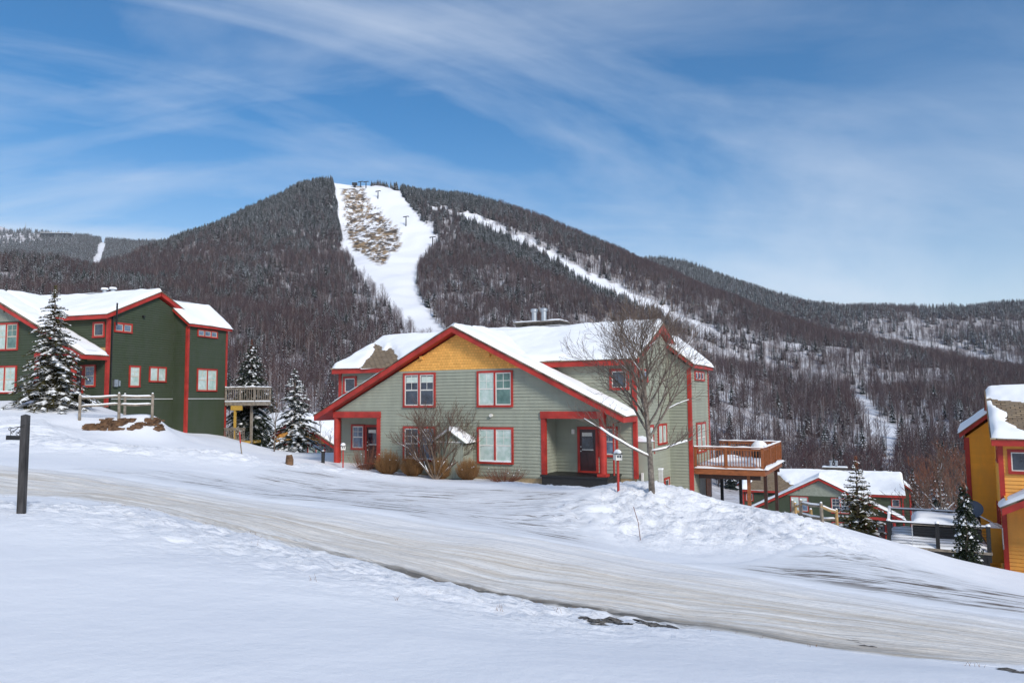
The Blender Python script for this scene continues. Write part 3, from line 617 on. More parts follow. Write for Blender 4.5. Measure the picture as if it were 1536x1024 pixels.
m=MB(); m.bx(pl(8.65),2.2,3.0,-3.3,-1.9,.03,.6); cl=m.build('utility_closet',M['ochre'],hy); m=MB(); snow_layer(m,(-9.27,2.18,-1.9+ZB),(1,0,0),(0,1,0),.62,.84,.12,seed=4); m.build('closet_snow',M['rsnow'],cl,smooth=True)
m=MB(); m.bx(lambda a,z,o:(-a,7.2-o,z+ZB),9.0,9.45,-3.75,-3.6,.02,.2); m.build('vent_box',M['white'],hy)
# small shed against the front wall
loc,rz=hobj('main'); R=empty('utility_shed',hp('main',.22,-.5,-3.7),rz,label='small sage green gabled shed with snowy roof against the front wall between the window pairs',cat='shed')
def sh(x,y,z): return (x,y,z)
m=MB()
for i in range(10): 
    x=-.75+i*.15; m.box((x+.006,-.45-.02,0),(x+.144,-.45,1.75)); 
m.box((-.75,-.45,0),(.75,.46,1.75)); m.add([(-.75,-.46,1.75),(.75,-.46,1.75),(0,-.46,2.22),(-.75,.46,1.75),(.75,.46,1.75),(0,.46,2.22)],[(0,1,2),(3,5,4),(0,2,5,3),(1,4,5,2)])
m.build('shed_wall',M['sage'],R)
m=MB()
for s in (-1,1): m.slab([(0,-.6,2.30),(s*.9,-.6,1.74),(s*.9,.46,1.74),(0,.46,2.30)][::s],.05)
r=m.build('shed_roof',M['sage'],R); m=MB(); L=math.hypot(.9,.56)
for s in (-1,1): snow_layer(m,(s*.9,-.6,1.745),(0,1,0),(-s*.9/L,0,.56/L),1.06,L,.13,seed=s+2,zf='ridge',edge=.1,step=.07)
m.build('snow_cover',M['rsnow'],r,smooth=True)
m=MB(); m.box((-.8,-.5,1.70),(.8,-.47,1.76)); r2=m.build('shed_trim',M['white'],R)
# ------------------------------------------------------------------ mountains
def A(*q): return [tuple(at(*p)) for p in q]
MA=A(# skyline of the ski mountain, left to right
 (-300,420,700),(-100,398,760),(0,404,820),(60,418,860),(130,426,930),(190,408,1050),(240,378,1150),(300,346,1230),(350,325,1290),(400,300,1340),(440,282,1370),(490,272,1400),(530,281,1400),(560,281,1400),(600,282,1400),(650,295,1380),(700,306,1350),(750,324,1320),(800,344,1290),(860,366,1260),(900,384,1240),(950,404,1220),
 (1030,440,1170),(1160,492,1090),(1248,517,1030),(1368,540,930),(1480,560,850),(1600,590,760),(1800,640,640),
 # faces
 (0,440,600),(150,440,760),(300,400,1000),(420,350,1180),(520,330,1270),(600,330,1270),(700,350,1200),(800,390,1130),(900,430,1080),(1000,470,1010),
 (0,500,400),(150,500,500),(300,470,720),(420,420,950),(520,400,1030),(620,400,1020),(720,420,960),(820,450,920),(920,490,860),(1020,530,800),(1120,560,760),(1250,580,740),(1400,600,640),
 (300,540,480),(420,500,660),(520,490,720),(620,480,780),(720,500,700),(850,530,650),(1000,580,560),(1130,610,580),(1270,620,580),(1400,640,520),
 (150,570,300),(300,600,300),(420,580,420),(560,560,480),(700,570,480),(900,620,420),(1100,680,410),(1250,700,400),(1400,700,380),(1536,700,350),(1750,720,330),
 (430,640,280),(600,650,300),(900,700,300),(1085,740,290),(1250,750,270),(1450,760,260))
MA+=[(-200,250,8),(-300,400,40),(0,150,-19),(100,150,-34),(-90,160,-6),(220,200,-45),(0,1750,300),(-500,1750,180),(600,1700,40),(900,1300,0),(-900,1300,60),(-1100,900,70),(700,450,-60),(500,300,-60)]
TA=TPS(MA,lam=.002,sc=300.)
MBp=A((860,420,2100),(930,400,2050),(980,396,2000),(1030,402,1960),(1100,430,1900),(1200,459,1800),(1300,468,1700),(1380,475,1700),(1430,474,1700),(1480,466,1700),(1536,466,1700),(1700,450,1700),(1900,450,1700),
 (900,460,1700),(1100,480,1550),(1250,500,1450),(1380,510,1380),(1536,520,1300),(1700,520,1250),(1000,500,1400),(1200,530,1250),(1400,560,1100),(1600,600,950),(1800,640,850))
MBp+=[(300,2500,300),(1000,2300,60),(1900,2100,60),(1100,700,-60),(200,1500,0)]
TB=TPS(MBp,lam=.002,sc=400.)
MCp=A((-300,400,2700),(-150,378,2700),(0,353,2700),(40,347,2700),(90,349,2700),(115,358,2650),(160,364,2600),(240,366,2500),(300,372,2450),(400,400,2300),
 (0,400,2100),(60,410,2000),(150,405,2000),(240,400,2000),(-200,420,2000),(0,450,1500),(200,450,1500),(-300,470,1400),(350,460,1700))
MCp+=[(-1500,3400,300),(-600,3300,300),(0,3000,100),(-1800,2000,50),(-2600,2600,300),(0,2300,50)]
TC=TPS(MCp,lam=.002,sc=500.)
def hA(x,y):
    r=np.hypot(x,y); f=sst(300,900,r)
    return TA(x,y)+f*(9*fbm(x/160,y/160,4,41)+3*np.abs(fbm(x/50,y/50,3,42)))-1.5
def hB(x,y): return TB(x,y)+12*fbm(x/260,y/260,4,51)
def hC(x,y): return TC(x,y)-10+12*fbm(x/300,y/300,4,61)
trails=[[(498,276),(506,330),(512,375),(528,400),(552,425),(572,450),(590,470),(606,500),(640,515),(672,505),(646,472),(624,440),(628,400),(645,378),(663,358),(640,335),(612,306),(598,290),(560,276),(530,275)],
 [(632,302),(660,309),(700,320),(740,334),(790,357),(830,380),(880,407),(950,439),(1010,466),(1060,489),(1120,520),(1060,508),(1000,482),(940,455),(880,427),(840,402),(800,378),(760,355),(700,333),(655,317)],
 [(1274,592),(1296,597),(1322,628),(1352,646),(1349,672),(1342,700),(1344,735),(1322,735),(1326,700),(1330,674),(1308,654),(1286,626)]]
trailC=[[(150,366),(161,366),(151,402),(134,404),(140,386)]]
def trail_mask(px,py,tr=trails):
    m=np.zeros(np.shape(px),bool)
    wx=px+4*noise(px/9,py/9,71); wy=py+4*noise(px/9,py/9,72)
    for p in tr: m|=inpoly(wx,wy,p)
    return m
def hillmat(name,c1,c2,scl):
    m,t,b=nt(name); p=pos(t); mk=N(t,'ShaderNodeAttribute',{},attribute_name='bare').outputs['Fac']
    n=noi(t,p,scl,8,.7); n2=noi(t,p,scl*9,4,.7)
    forest=mixc(t,ramp(t,n,.42,.62),c1,c2); forest=mixc(t,mth(t,'MULTIPLY',ramp(t,n2,.5,.68),.5),forest,(.10,.075,.065))
    grass=mixc(t,ramp(t,noi(t,N(t,'ShaderNodeMapping',{0:p,3:(1,.35,1)}).outputs[0],.06,9,.75),.455,.52),(.86,.87,.9),(.30,.21,.12))
    g2=ramp(t,noi(t,N(t,'ShaderNodeMapping',{0:p,1:(40,9,2)}).outputs[0],.09,9,.75),.50,.54); grass=mixc(t,g2,grass,(.07,.055,.045))
    cl_=mixc(t,mth(t,'SUBTRACT',mk,1.,True),mixc(t,mth(t,'MULTIPLY',ramp(t,n2,.62,.7),.25),(.87,.88,.91),(.25,.2,.17)),grass)
    t.links.new(mixc(t,mth(t,'MINIMUM',mk,1.),forest,cl_),b.inputs['Base Color']); b.inputs['Roughness'].default_value=.9; b.inputs['Specular IOR Level'].default_value=.05
    return m
HM=hillmat('forest floor snow',(.74,.74,.77),(.42,.39,.39),.05)
rocky=[(512,283),(545,281),(556,300),(572,322),(598,345),(606,362),(596,372),(580,385),(566,398),(552,385),(530,372),(518,350),(514,320)]
def hill(name,h,xs,ys,tr,mat=HM):
    X,Y=np.meshgrid(xs,ys); Z=h(X,Y); o=grid_obj(name,np.stack([X,Y,Z],-1),mat,kind='structure')
    px,py=proj(X,Y,Z); mk=trail_mask(px,py,tr).astype(float)
    if tr is trails: mk+=(inpoly(px+5*noise(px/9,py/9,5),py+4*noise(px/9,py/9,6),rocky)&(mk>0))*1.
    vattr(o,'bare',mk); return o
hill('ski_hill',hA,np.arange(-1300,1150,6.),np.concatenate([np.arange(128,1450,5.),np.arange(1450,1800,25)]),trails)
hill('far_hills',hB,np.arange(100,2600,16.),np.arange(700,2500,14.),[])
hill('distant_hills',hC,np.arange(-2700,100,14.),np.arange(1300,3300,12.),trailC)
# ------------------------------------------------------------------ trees of the forest (prototypes for the wood, never linked to the scene)
def instmat(name,stops,rough=.9,sc=1.5):
    m,t,b=nt(name); oi=t.nodes.new('ShaderNodeObjectInfo'); r=t.nodes.new('ShaderNodeValToRGB'); t.links.new(oi.outputs['Random'],r.inputs[0])
    r.color_ramp.elements[0].color=c4(stops[0]); r.color_ramp.elements[1].color=c4(stops[-1])
    for i,s in enumerate(stops[1:-1]): e=r.color_ramp.elements.new((i+1)/(len(stops)-1)); e.color=c4(s)
    t.links.new(r.outputs[0],b.inputs['Base Color']); b.inputs['Roughness'].default_value=rough; b.inputs['Specular IOR Level'].default_value=.1
    return m
FT=instmat('wood trunks',[(.15,.13,.13),(.06,.048,.05),(.32,.29,.29)]); FW=instmat('wood twigs',[(.070,.040,.048),(.10,.052,.052),(.085,.062,.074),(.145,.074,.052)])
FN=instmat('wood needles',[(.012,.018,.018),(.026,.036,.030),(.018,.022,.022)]); FS=instmat('snow on needles',[(.72,.74,.78),(.60,.62,.66)])
protos=bpy.data.collections.new('wood_kinds')
def pobj(mb,name,mats):
    me=bpy.data.meshes.new(name); me.from_pydata(mb.v,[],mb.f)
    for m in mats: me.materials.append(m)
    me.polygons.foreach_set('material_index',mb.m); o=bpy.data.objects.new(name,me); protos.objects.link(o)
def spike(mb,p,q,w,m):      # thin three-sided twig
    p=np.array(p); q=np.array(q); d=q-p; a=np.cross(d,(.3,.2,1)); a/=np.linalg.norm(a)+1e-9; b=np.cross(d,a); b/=np.linalg.norm(b)+1e-9
    mb.add([p+a*w,p-a*w*.5+b*w*.87,p-a*w*.5-b*w*.87,q],[(0,1,3),(1,2,3),(2,0,3)],m)
def hardwood(seed):
    R=random.Random(seed); mb=MB(); lean=(R.uniform(-.03,.03),R.uniform(-.03,.03))
    mb.tube([(0,0,-.06),(lean[0]*.5,lean[1]*.5,.45),(lean[0],lean[1],.97)],[.011,.008,.002],4,0,False)
    n=R.randint(15,20); low=R.uniform(.28,.42)
    for i in range(n):
        h=low+(1-low)*(i/n)**.9*.95; az=i*2.4+R.uniform(-.4,.4); L=(1-h)*.30+.10; L*=R.uniform(.8,1.2)
        b0=np.array((lean[0]*h,lean[1]*h,h)); d=np.array((math.cos(az)*.55,math.sin(az)*.55,.85)); d/=np.linalg.norm(d); e=b0+d*L
        spike(mb,b0,e,.0034,0 if i%3 else 1)
        for k in range(5):
            f=.3+.7*k/5; s=b0+d*L*f; a2=az+R.uniform(-1.3,1.3); dd=np.array((math.cos(a2)*.6,math.sin(a2)*.6,.8)); spike(mb,s,s+dd*L*R.uniform(.3,.55),.0021,1)
    pobj(mb,'a%02d_bare_tree'%seed,[FT,FW])
def conifer(seed,snow):
    R=random.Random(seed); mb=MB(); mb.tube([(0,0,-.05),(0,0,.97)],[.014,.002],4,0,False)
    n=R.randint(12,14); wid=R.uniform(.17,.22)
    for i in range(n):
        f=i/(n-1); h=.08+.88*f; r=wid*(1-f)**.85+.012; k=8 if f<.6 else 6
        for j in range(k):
            az=2*math.pi*j/k+i*.7+R.uniform(-.25,.25); rr=r*R.uniform(.65,1.25); dx,dy=math.cos(az),math.sin(az); sx,sy=-dy,dx; w=rr*.36
            z1=h-rr*R.uniform(.25,.5); c=(0,0,h+.04); tip=(dx*rr,dy*rr,z1); m_=(dx*rr*.55,dy*rr*.55)
            L_=(m_[0]+sx*w,m_[1]+sy*w,h-.02-rr*.2); R_=(m_[0]-sx*w,m_[1]-sy*w,h-.02-rr*.2)
            mb.add([c,L_,tip,R_],[(0,1,2),(0,2,3)],1)
            if R.random()<snow:
                q=.008; mb.add([(m_[0]*.5,m_[1]*.5,h+.01+q),(m_[0]+sx*w*.6,m_[1]+sy*w*.6,h-.02-rr*.2+q*1.5),(tip[0]*.95,tip[1]*.95,z1+q*1.5),(m_[0]-sx*w*.6,m_[1]-sy*w*.6,h-.02-rr*.2+q*1.5)],[(0,1,2),(0,2,3)],2)
    mb.add([(.012,0,.9),(-.006,.01,.9),(-.006,-.01,.9),(0,0,1.02)],[(0,1,3),(1,2,3),(2,0,3)],1)
    pobj(mb,'b%02d_conifer'%seed,[FT,FN,FS])
for s_ in range(6): hardwood(s_)
for s_ in range(4): conifer(s_,[.25,.5,.75,.95][s_])
def wood(name,label,h,region,n,dens,conprob,hts,tr,seed,frost=0):
    rs=np.random.RandomState(seed); x0,x1,y0,y1=region; tot=[]; cnt=0
    X=rs.uniform(x0,x1,n); Y=rs.uniform(y0,y1,n)
    ok=np.abs(X)<Y*.80+60; X,Y=X[ok],Y[ok]; Z=h(X,Y); px,py=proj(X,Y,Z)
    d=dens(X,Y,px,py); tm=trail_mask(px,py,tr); ok=(rs.rand(len(X))<d)&~tm; X,Y,Z,px,py=[a[ok] for a in (X,Y,Z,px,py)]
    cp=conprob(X,Y,px,py); con=rs.rand(len(X))<cp; sn=np.clip(rs.randint(frost,4,len(X)),0,3)
    idx=np.where(con,6+sn,rs.randint(0,6,len(X))); H=np.where(con,rs.uniform(.4,1.25,len(X))*hts[1]*1.08,rs.uniform(.65,1.1,len(X))*hts[0])
    W=H*rs.uniform(.85,1.3,len(X))*np.where(con,1.15,1.25)
    me=bpy.data.meshes.new(name); me.vertices.add(len(X)); me.vertices.foreach_set('co',np.stack([X,Y,Z],-1).reshape(-1).astype('f'))
    for nm,ty,arr in (('scl','FLOAT_VECTOR',np.stack([W,W,H],-1)),('rot','FLOAT_VECTOR',np.stack([0*X,0*X,rs.uniform(0,6.28,len(X))],-1))):
        a=me.attributes.new(nm,ty,'POINT'); a.data.foreach_set('vector',arr.reshape(-1).astype('f'))
    a=me.attributes.new('idx','INT','POINT'); a.data.foreach_set('value',idx.astype('i'))
    o=bpy.data.objects.new(name,me); C.objects.link(o); tag(o,label,'wood',kind='stuff')
    g=bpy.data.node_groups.new(name,'GeometryNodeTree'); g.interface.new_socket('Geometry',in_out='INPUT',socket_type='NodeSocketGeometry'); g.interface.new_socket('Geometry',in_out='OUTPUT',socket_type='NodeSocketGeometry')
    gi=g.nodes.new('NodeGroupInput'); go=g.nodes.new('NodeGroupOutput'); ip=g.nodes.new('GeometryNodeInstanceOnPoints'); ci=g.nodes.new('GeometryNodeCollectionInfo')
    ci.inputs[0].default_value=protos; ci.inputs['Separate Children'].default_value=True; ci.inputs['Reset Children'].default_value=True
    def na(nm,ty):
        q=g.nodes.new('GeometryNodeInputNamedAttribute'); q.data_type=ty; q.inputs[0].default_value=nm; return q.outputs[0]
    g.links.new(gi.outputs[0],ip.inputs['Points']); g.links.new(ci.outputs[0],ip.inputs['Instance']); ip.inputs['Pick Instance'].default_value=True
    g.links.new(na('idx','INT'),ip.inputs['Instance Index']); g.links.new(na('rot','FLOAT_VECTOR'),ip.inputs['Rotation']); g.links.new(na('scl','FLOAT_VECTOR'),ip.inputs['Scale'])
    g.links.new(ip.outputs[0],go.inputs[0]); md=o.modifiers.new('wood','NODES'); md.node_group=g; print(name,len(X)); return o
sparse=[[(1040,490),(1100,515),(1180,545),(1270,590),(1230,600),(1150,570),(1080,545),(1040,530),(1020,500)],[(530,400),(575,440),(600,485),(560,500),(535,470),(515,430)],[(1000,560),(1100,600),(1130,640),(1050,620)],[(1400,500),(1536,520),(1536,560),(1450,550)],[(1180,520),(1260,560),(1330,600),(1280,590),(1200,560)]]
def densA(X,Y,px,py):
    d=np.clip(.75+.75*fbm(X/70,Y/70,3,81),.12,1.15); d=np.where((py<385)&(px<505),np.maximum(d,.95),d)
    d=np.where((px>600)&(px<1060)&(py<490),np.maximum(d,.9),d)
    for p in sparse: d=np.where(inpoly(px,py,p),np.clip(d,.4,1)*.45,d)
    d=np.where((px>1040)&(py<640),np.clip(d,.35,1),d)
    r=np.hypot(X,Y); d=np.where(r<270,0,d); d=np.where((py>735)&(px<1180),0,d)
    return d*np.clip(.42+.26*(r-300)/900,.36,.68)*np.where(con_patch(X,Y),1.5,1)
def con_patch(X,Y): return fbm(X/90,Y/90,3,91)>.45
def conA(X,Y,px,py):
    c=.10+.14*(fbm(X/90,Y/90,3,91)>.35)+.30*(fbm(X/60,Y/60,2,95)>.75)
    top=sst(400,320,py)*sst(250,380,px)*sst(760,560,px)+sst(330,285,py)
    c=c+.75*np.clip(top,0,1)
    c=c+.75*((px>690)&(px<960)&(np.abs(py-(338+(px-700)*.46+8))<14))*1.+.6*(seg_d(px,py,[(240,360),(440,278),(500,268)])<22)+.5*(seg_d(px,py,[(560,278),(700,305),(900,380)])<10)
    c=c+.5*(seg_d(px,py,[(870,420),(960,462),(1010,490)])<12)
    c=c+.45*((px<470)&(py>330)&(fbm(X/45,Y/45,3,97)>.12))*sst(560,480,py)
    return c
wood('hillside_wood','bare hardwoods mixed with snow dusted conifers covering the ski hill',hA,(-1150,950,250,1500),300000,densA,conA,(17,13),trails,5)
wood('far_wood','frosted trees covering the hills beyond the ski hill on the right',hB,(350,2200,850,2200),110000,lambda X,Y,px,py:np.where(py>600,0,np.clip(.7+.5*fbm(X/150,Y/150,3,85),.1,1)*np.where(inpoly(px,py,[(1272,498),(1397,515),(1536,545),(1536,560),(1390,535)]),.25,1)),lambda X,Y,px,py:.06+.8*sst(1400,1100,px)*sst(520,450,py)+.5*(py<480)*(px>1380)+.25*(fbm(X/120,Y/120,2,3)>.3),(18,17),[],6,1)
wood('distant_wood','blue grey frosted conifers on the distant summit at far left',hC,(-2300,0,1400,2900),110000,lambda X,Y,px,py:np.where((py>470)|(px>420),0,.9)*np.where((py<366)&(px<112),.18,1),lambda X,Y,px,py:.75+0*X,(18,19),trailC,7,2)
# ------------------------------------------------------------------ ski lift and summit things
def hillpt(px,py,h,Ya,Yb):
    Ys=np.linspace(Ya,Yb,800); d=ray(px,py); P=d[None,:]*(Ys/d[1])[:,None]; g=h(P[:,0],P[:,1])-P[:,2]
    i=int(np.argmax(g>0)) if (g>0).any() else int(np.argmax(g)); return float(P[i,0]),float(P[i,1]),float(h(P[i:i+1,0],P[i:i+1,1])[0])
for k,(px,py,hh,lb) in enumerate([(541,281,11,'left of the top pair of ski lift towers beside the lift station on the summit'),(549,282,12,'right of the top pair of ski lift towers on the summit'),(567,298,14,'ski lift tower just below the summit pair, on the skyline slope'),(609,339,16,'ski lift tower halfway down the upper snowfield'),(649,370,15,'lowest ski lift tower in view, at the wood edge beside the piste')]):
    x,y,z=hillpt(px,py,hA,900,1500); R=empty('lift_tower',(x,y,z-1),-.4,label=lb,cat='lift tower',group='ski lift towers up the piste')
    m=MB(); m.tube([(0,0,0),(0,0,hh+1)],[1.0,.8],8); m.build('mast',M['black'],R)
    m=MB(); m.box((-5,-.6,hh+.4),(5,.6,hh+1.6)); m.build('crossarm',M['black'],R)
    for s in (-1,1): m=MB(); m.box((s*4.6-.4,-2,hh+.1),(s*4.6+.4,2,hh+.6)); m.build('sheave',M['black'],R)
x,y,z=hillpt(532,281,hA,900,1500); R=empty('lift_station',(x,y,z-1),0,label='small dark lift station on the bare summit left of the lift towers',cat='lift station')
m=MB(); m.box((-2,-2,0),(2,2,5)); m.build('base',M['black'],R); m=MB(); m.prism([(-4.5,-3),(4.5,-3),(5,0),(4.5,3),(-4.5,3),(-5,0)],5,9.5); m.build('bullwheel_housing',M['black'],R)
x,y,z=hillpt(38,352,hC,2200,2950); z+=5; R=empty('radio_mast',(x,y,z-2),0,label='thin lattice radio mast on the distant left summit',cat='mast')
m=MB(); 
for a_ in range(3): m.tube([(2.2*math.cos(a_*2.1),2.2*math.sin(a_*2.1),0),(.5*math.cos(a_*2.1),.5*math.sin(a_*2.1),38)],.35,4)
for k in range(9): z_=k*4; r_=2.2-k*.19; m.tube([(r_*math.cos(a_*2.1),r_*math.sin(a_*2.1),z_) for a_ in (0,1,2,3)],.2,4)
m.build('lattice',M['steel'],R); m=MB(); m.tube([(0,0,38),(0,0,46)],.3,5); m.build('aerial',M['steel'],R)
x,y,z=hillpt(84,356,hC,2200,2950); z+=9; R=empty('summit_lodge',(x,y,z),.12,label='long low lodge building on the distant left summit',cat='building')
m=MB(); m.box((-50,-8,-16),(50,8,6)); m.build('wall',M['black'],R); m=MB(); m.slab([(-52,-9,7),(52,-9,7),(52,9,9),(-52,9,9)],1.2); m.build('roof',M['rsnow'],R)
for k in range(6): m=MB(); m.box((-42+k*16,-8.2,0),(-32+k*16,-7.9,3)); m.build('window',M['glassd'],R)
# ------------------------------------------------------------------ trees and shrubs near by
def spruce(label,base,H,Rr,seed,snow=.6,mat='leafdark',clear=.06,top=None,dens=1.,droop=.35,cat='spruce',name='spruce_tree',cone=1.0,lift=0.):
    R=random.Random(seed); root=empty(name,(base[0],base[1],base[2]-.05),R.uniform(0,6),label=label,cat=cat)
    t=MB(); t.tube([(0,0,-.2),(0,0,H*.5),(0,0,H*.98)],[.022*H+.03,.012*H+.01,.008],8); t.build('trunk',M['bark'],root)
    c=MB(); s=MB(); n=int(H/.17*dens)
    for i in range(n):
        f=(i+R.random())/n; h=clear*H+(1-clear)*H*f*.97; rr=Rr*(1-f)**cone*R.uniform(.82,1.12)+.05
        k=R.randint(4,6) if f<.85 else 3
        for j in range(k):
            az=R.uniform(0,6.283); L=rr*R.uniform(.7,1.12); dx,dy=math.cos(az),math.sin(az); sx,sy=-dy,dx
            up_=.25*(1-f)*lift+.15*f; dr=droop*(1-f*.5)
            def P(q): return np.array((dx*L*q,dy*L*q,h+L*(up_*q-dr*q*q)))
            m_=max(4,int(L/.085))
            for a in range(1,m_+1):
                q=a/m_; p=P(q); w=L*.34*(1-q*.75)+.05
                for sd in (-1,1):
                    l=w*R.uniform(.6,1.15); o=np.array((sx*sd,sy*sd,0))*l+np.array((dx,dy,0))*l*.65+np.array((0,0,-l*R.uniform(.1,.5)))
                    wd=np.array((dx,dy,0))*R.uniform(.022,.042)+np.array((0,0,R.uniform(-.015,.02)))
                    c.add([p-wd,p+wd,p+o*.6+wd*.9,p+o,p+o*.6-wd*.9],[(0,1,2,3,4)])
                    if R.random()<snow*.42:
                        u_=np.array((0,0,.018)); s.add([p+o*.15+u_,p+o*.55+wd*1.1+u_,p+o*.98+u_*.5,p+o*.55-wd*1.1+u_],[(0,1,2,3)])
                    if R.random()<.5:
                        c.add([p+o*.4,p+o*.4+wd*1.2,p+o*.5+np.array((0,0,-.07))],[(0,1,2)])
                # hanging tufts along the spine
                if R.random()<.75:
                    a0=np.array((sx,sy,0))*.03; c.add([p-a0,p+a0,p+np.array((dx*.05,dy*.05,-R.uniform(.06,.13)))],[(0,1,2)])
            if R.random()<snow*.75+.05:
                # snow lying along the bough, broken up
                q0=R.uniform(.25,.5)
                while q0<.98:
                    q1=min(1.0,q0+R.uniform(.10,.30)); a_,b_=P(q0),P(q1); mm=(a_+b_)/2; w=(L*.22*(1-q0*.6)+.035)*R.uniform(.5,1.1); th=R.uniform(.03,.06)
                    jit=np.array((sx,sy,0))*R.uniform(-.5,.5)*w
                    L_=mm+np.array((sx,sy,0))*w+jit+np.array((0,0,-.02)); R_=mm-np.array((sx,sy,0))*w+jit+np.array((0,0,-.03)); tp=mm+jit*.5+np.array((0,0,th+.02))
                    a_=a_+np.array((0,0,.015)); b_=b_+np.array((0,0,.0))
                    s.add([a_,L_,b_,R_,tp],[(0,1,4),(1,2,4),(2,3,4),(3,0,4)])
                    q0=q1+R.uniform(0,.25)*(1.2-snow)
    c.build('crown',M[mat],root); s.build('branch_snow',M['rsnow'],root,smooth=True)
    if top:
        k=MB()
        for i in range(60):
            h=H*R.uniform(.87,1.0); az=R.uniform(0,6.3); l=.22*(1.05-h/H)*H*.35+.05; p=np.array((0,0,h)); q=p+np.array((math.cos(az)*l,math.sin(az)*l,l*.5)); k.bar(p,q,.03,.03)
        k.build('brown_tip',M[top],root)
    return root
def bare_tree(label,base,H,seed,spread=.5,r0=.10,levels=4,forks=(5,5,4,4),mat='bark',tmat='twig',start=.25,snow=0.3,ang=.55,name='bare_tree',cat='bare tree',up=.35,leader=True,stems=None,minr=.004,group=None,low=None,leanx=0.):
    R=random.Random(seed); root=empty(name,(base[0],base[1],base[2]-.08),0,label=label,cat=cat,group=group)
    tr=MB(); tw=MB(); sn=MB()
    def branch(p,d,L,r,lv):
        n=5 if lv<2 else 3; pts=[p]; dd=np.array(d); q=np.array(p)
        for i in range(n):
            dd=dd+np.array([R.gauss(0,.10 if lv else .02),R.gauss(0,.10 if lv else .02),R.gauss(0,.06)+up*.12*(1 if lv else .3)]); dd/=np.linalg.norm(dd); q=q+dd*L/n; pts.append(q.copy())
        rs=[max(minr,r*(1-.75*i/n)) for i in range(n+1)]
        (tr if lv<2 else tw).tube(pts,rs,[8,6,4,3,3][lv],0,lv==0)
        if snow and lv in (1,2) and abs(dd[2])<.78 and R.random()<snow:
            sp_=[x+np.array((0,0,rs[i]*.8)) for i,x in enumerate(pts[:-1])]; sn.tube(sp_,[rs[i]*.8+.006 for i in range(len(sp_))],5)
        if lv>=levels: return
        k=forks[lv] if lv<len(forks) else 3
        for j in range(k):
            f=(start if lv==0 else .2)+(1-(start if lv==0 else .2))*(j+R.uniform(.2,.9))/k; f=min(f,.97); ix=f*n; i0=min(int(ix),n-1); b=pts[i0]+(pts[i0+1]-pts[i0])*(ix-i0)
            d0=pts[i0+1]-pts[i0]; d0/=np.linalg.norm(d0); az=j*2.4+R.uniform(-.6,.6); a=np.cross(d0,(1,.2,.1)); a/=np.linalg.norm(a); c_=np.cross(d0,a)
            an=ang*R.uniform(.7,1.3); nd=d0*math.cos(an)+(a*math.cos(az)+c_*math.sin(az))*math.sin(an); nd[2]+=.12
            nd/=np.linalg.norm(nd); branch(b,nd,L*(R.uniform(.45,.7) if lv==0 else R.uniform(.38,.6))*(1-.72*f if lv==0 else 1)*(spread/.5 if lv==0 else 1),rs[i0]*.55,lv+1)
    if stems:
        for (d,L,r) in stems: branch(np.array((0,0,0.)),np.array(d,float)/np.linalg.norm(d),L,r,1 if levels>3 else 0)
    else: branch(np.array((0,0,0.)),np.array((leanx,0,1.)),H*.97,r0,0)
    for (h,d,L,r) in (low or []):
        d=np.array(d,float); d/=np.linalg.norm(d); pts=[np.array((0,0,h))]
        for i in range(6): d=d+np.array((0,0,.05)); d/=np.linalg.norm(d); pts.append(pts[-1]+d*L/6+np.array((0,0,R.uniform(-.03,.03))))
        tr.tube(pts,[r*(1-.13*i) for i in range(7)],6); sn.tube([x+np.array((0,0,r*.8)) for x in pts[:-1]],[r*.85]*6,6)
        for k in range(7): b=pts[2+k%4]; az=R.uniform(-1,1); nd=d+np.array((R.uniform(-.5,.5),R.uniform(-.5,.5),R.uniform(0,.7))); nd/=np.linalg.norm(nd); branch(b,nd,L*.4,r*.4,2)
    tr.build('trunk',M[mat],root,smooth=True); tw.build('twigs',M[tmat],root)
    if sn.v: sn.build('branch_snow',M['rsnow'],root,smooth=True)
    return root
def bush(label,base,r,h,seed,mat='broom',n=650,group=None,name='shrub',wild=0.):
    R=random.Random(seed); root=empty(name,(base[0],base[1],base[2]-.04),0,label=label,cat='shrub',group=group)
    m=MB(); s=MB()
    for i in range(n):
        az=R.uniform(0,6.283); el=math.acos(R.uniform(.0,1.)); k=R.uniform(.75,1.08)+wild*R.uniform(-.3,.5)
        e=np.array((math.cos(az)*math.sin(el)*r*k,math.sin(az)*math.sin(el)*r*k,h*(.42+.58*math.cos(el))*k)); b=np.array((e[0]*.22,e[1]*.22,0)); mid=(b+e)/2+np.array((e[0]*.16,e[1]*.16,-.04*h))
        w=.006; m.tube([b,mid,e],[w,w*.9,w*.5],3,0,False)
        if R.random()<.8:
            for _ in range(2): q=mid+(e-mid)*R.random(); l=.14*h; m.tube([q,q+np.array((R.uniform(-l,l),R.uniform(-l,l),R.uniform(.2,1)*l))],[w*.7,w*.4],3,0,False)
    m.build('stems',M[mat],root)
    for i in range(4):
        az=R.uniform(0,6.283); c=np.array((math.cos(az)*r*.7,math.sin(az)*r*.7-.1,h*R.uniform(.5,.95))); q=.035
        s.add([c+np.array(v)*q for v in ((1,0,0),(0,1,0),(-1,0,0),(0,-1,0),(0,0,.8),(0,0,-.5))],[(0,1,4),(1,2,4),(2,3,4),(3,0,4),(1,0,5),(2,1,5),(3,2,5),(0,3,5)])
    s.build('snow_clumps',M['rsnow'],root,smooth=True); return root
def G(px,Y): return gpt(px,Y)
spruce('large snow laden spruce in front of the green house at far left',G(73,41.2),6.75,2.25,1,.8,'leafolive',.03,'leafolive',dens=1.45,cone=.85)
spruce('tall dense dark conifer with snow flecks right behind the green house deck',G(374,57.5),8.2,2.5,2,.42,'leafdark',0.,'twigred',1.9,.6,cone=.62,cat='conifer',name='conifer_tree')
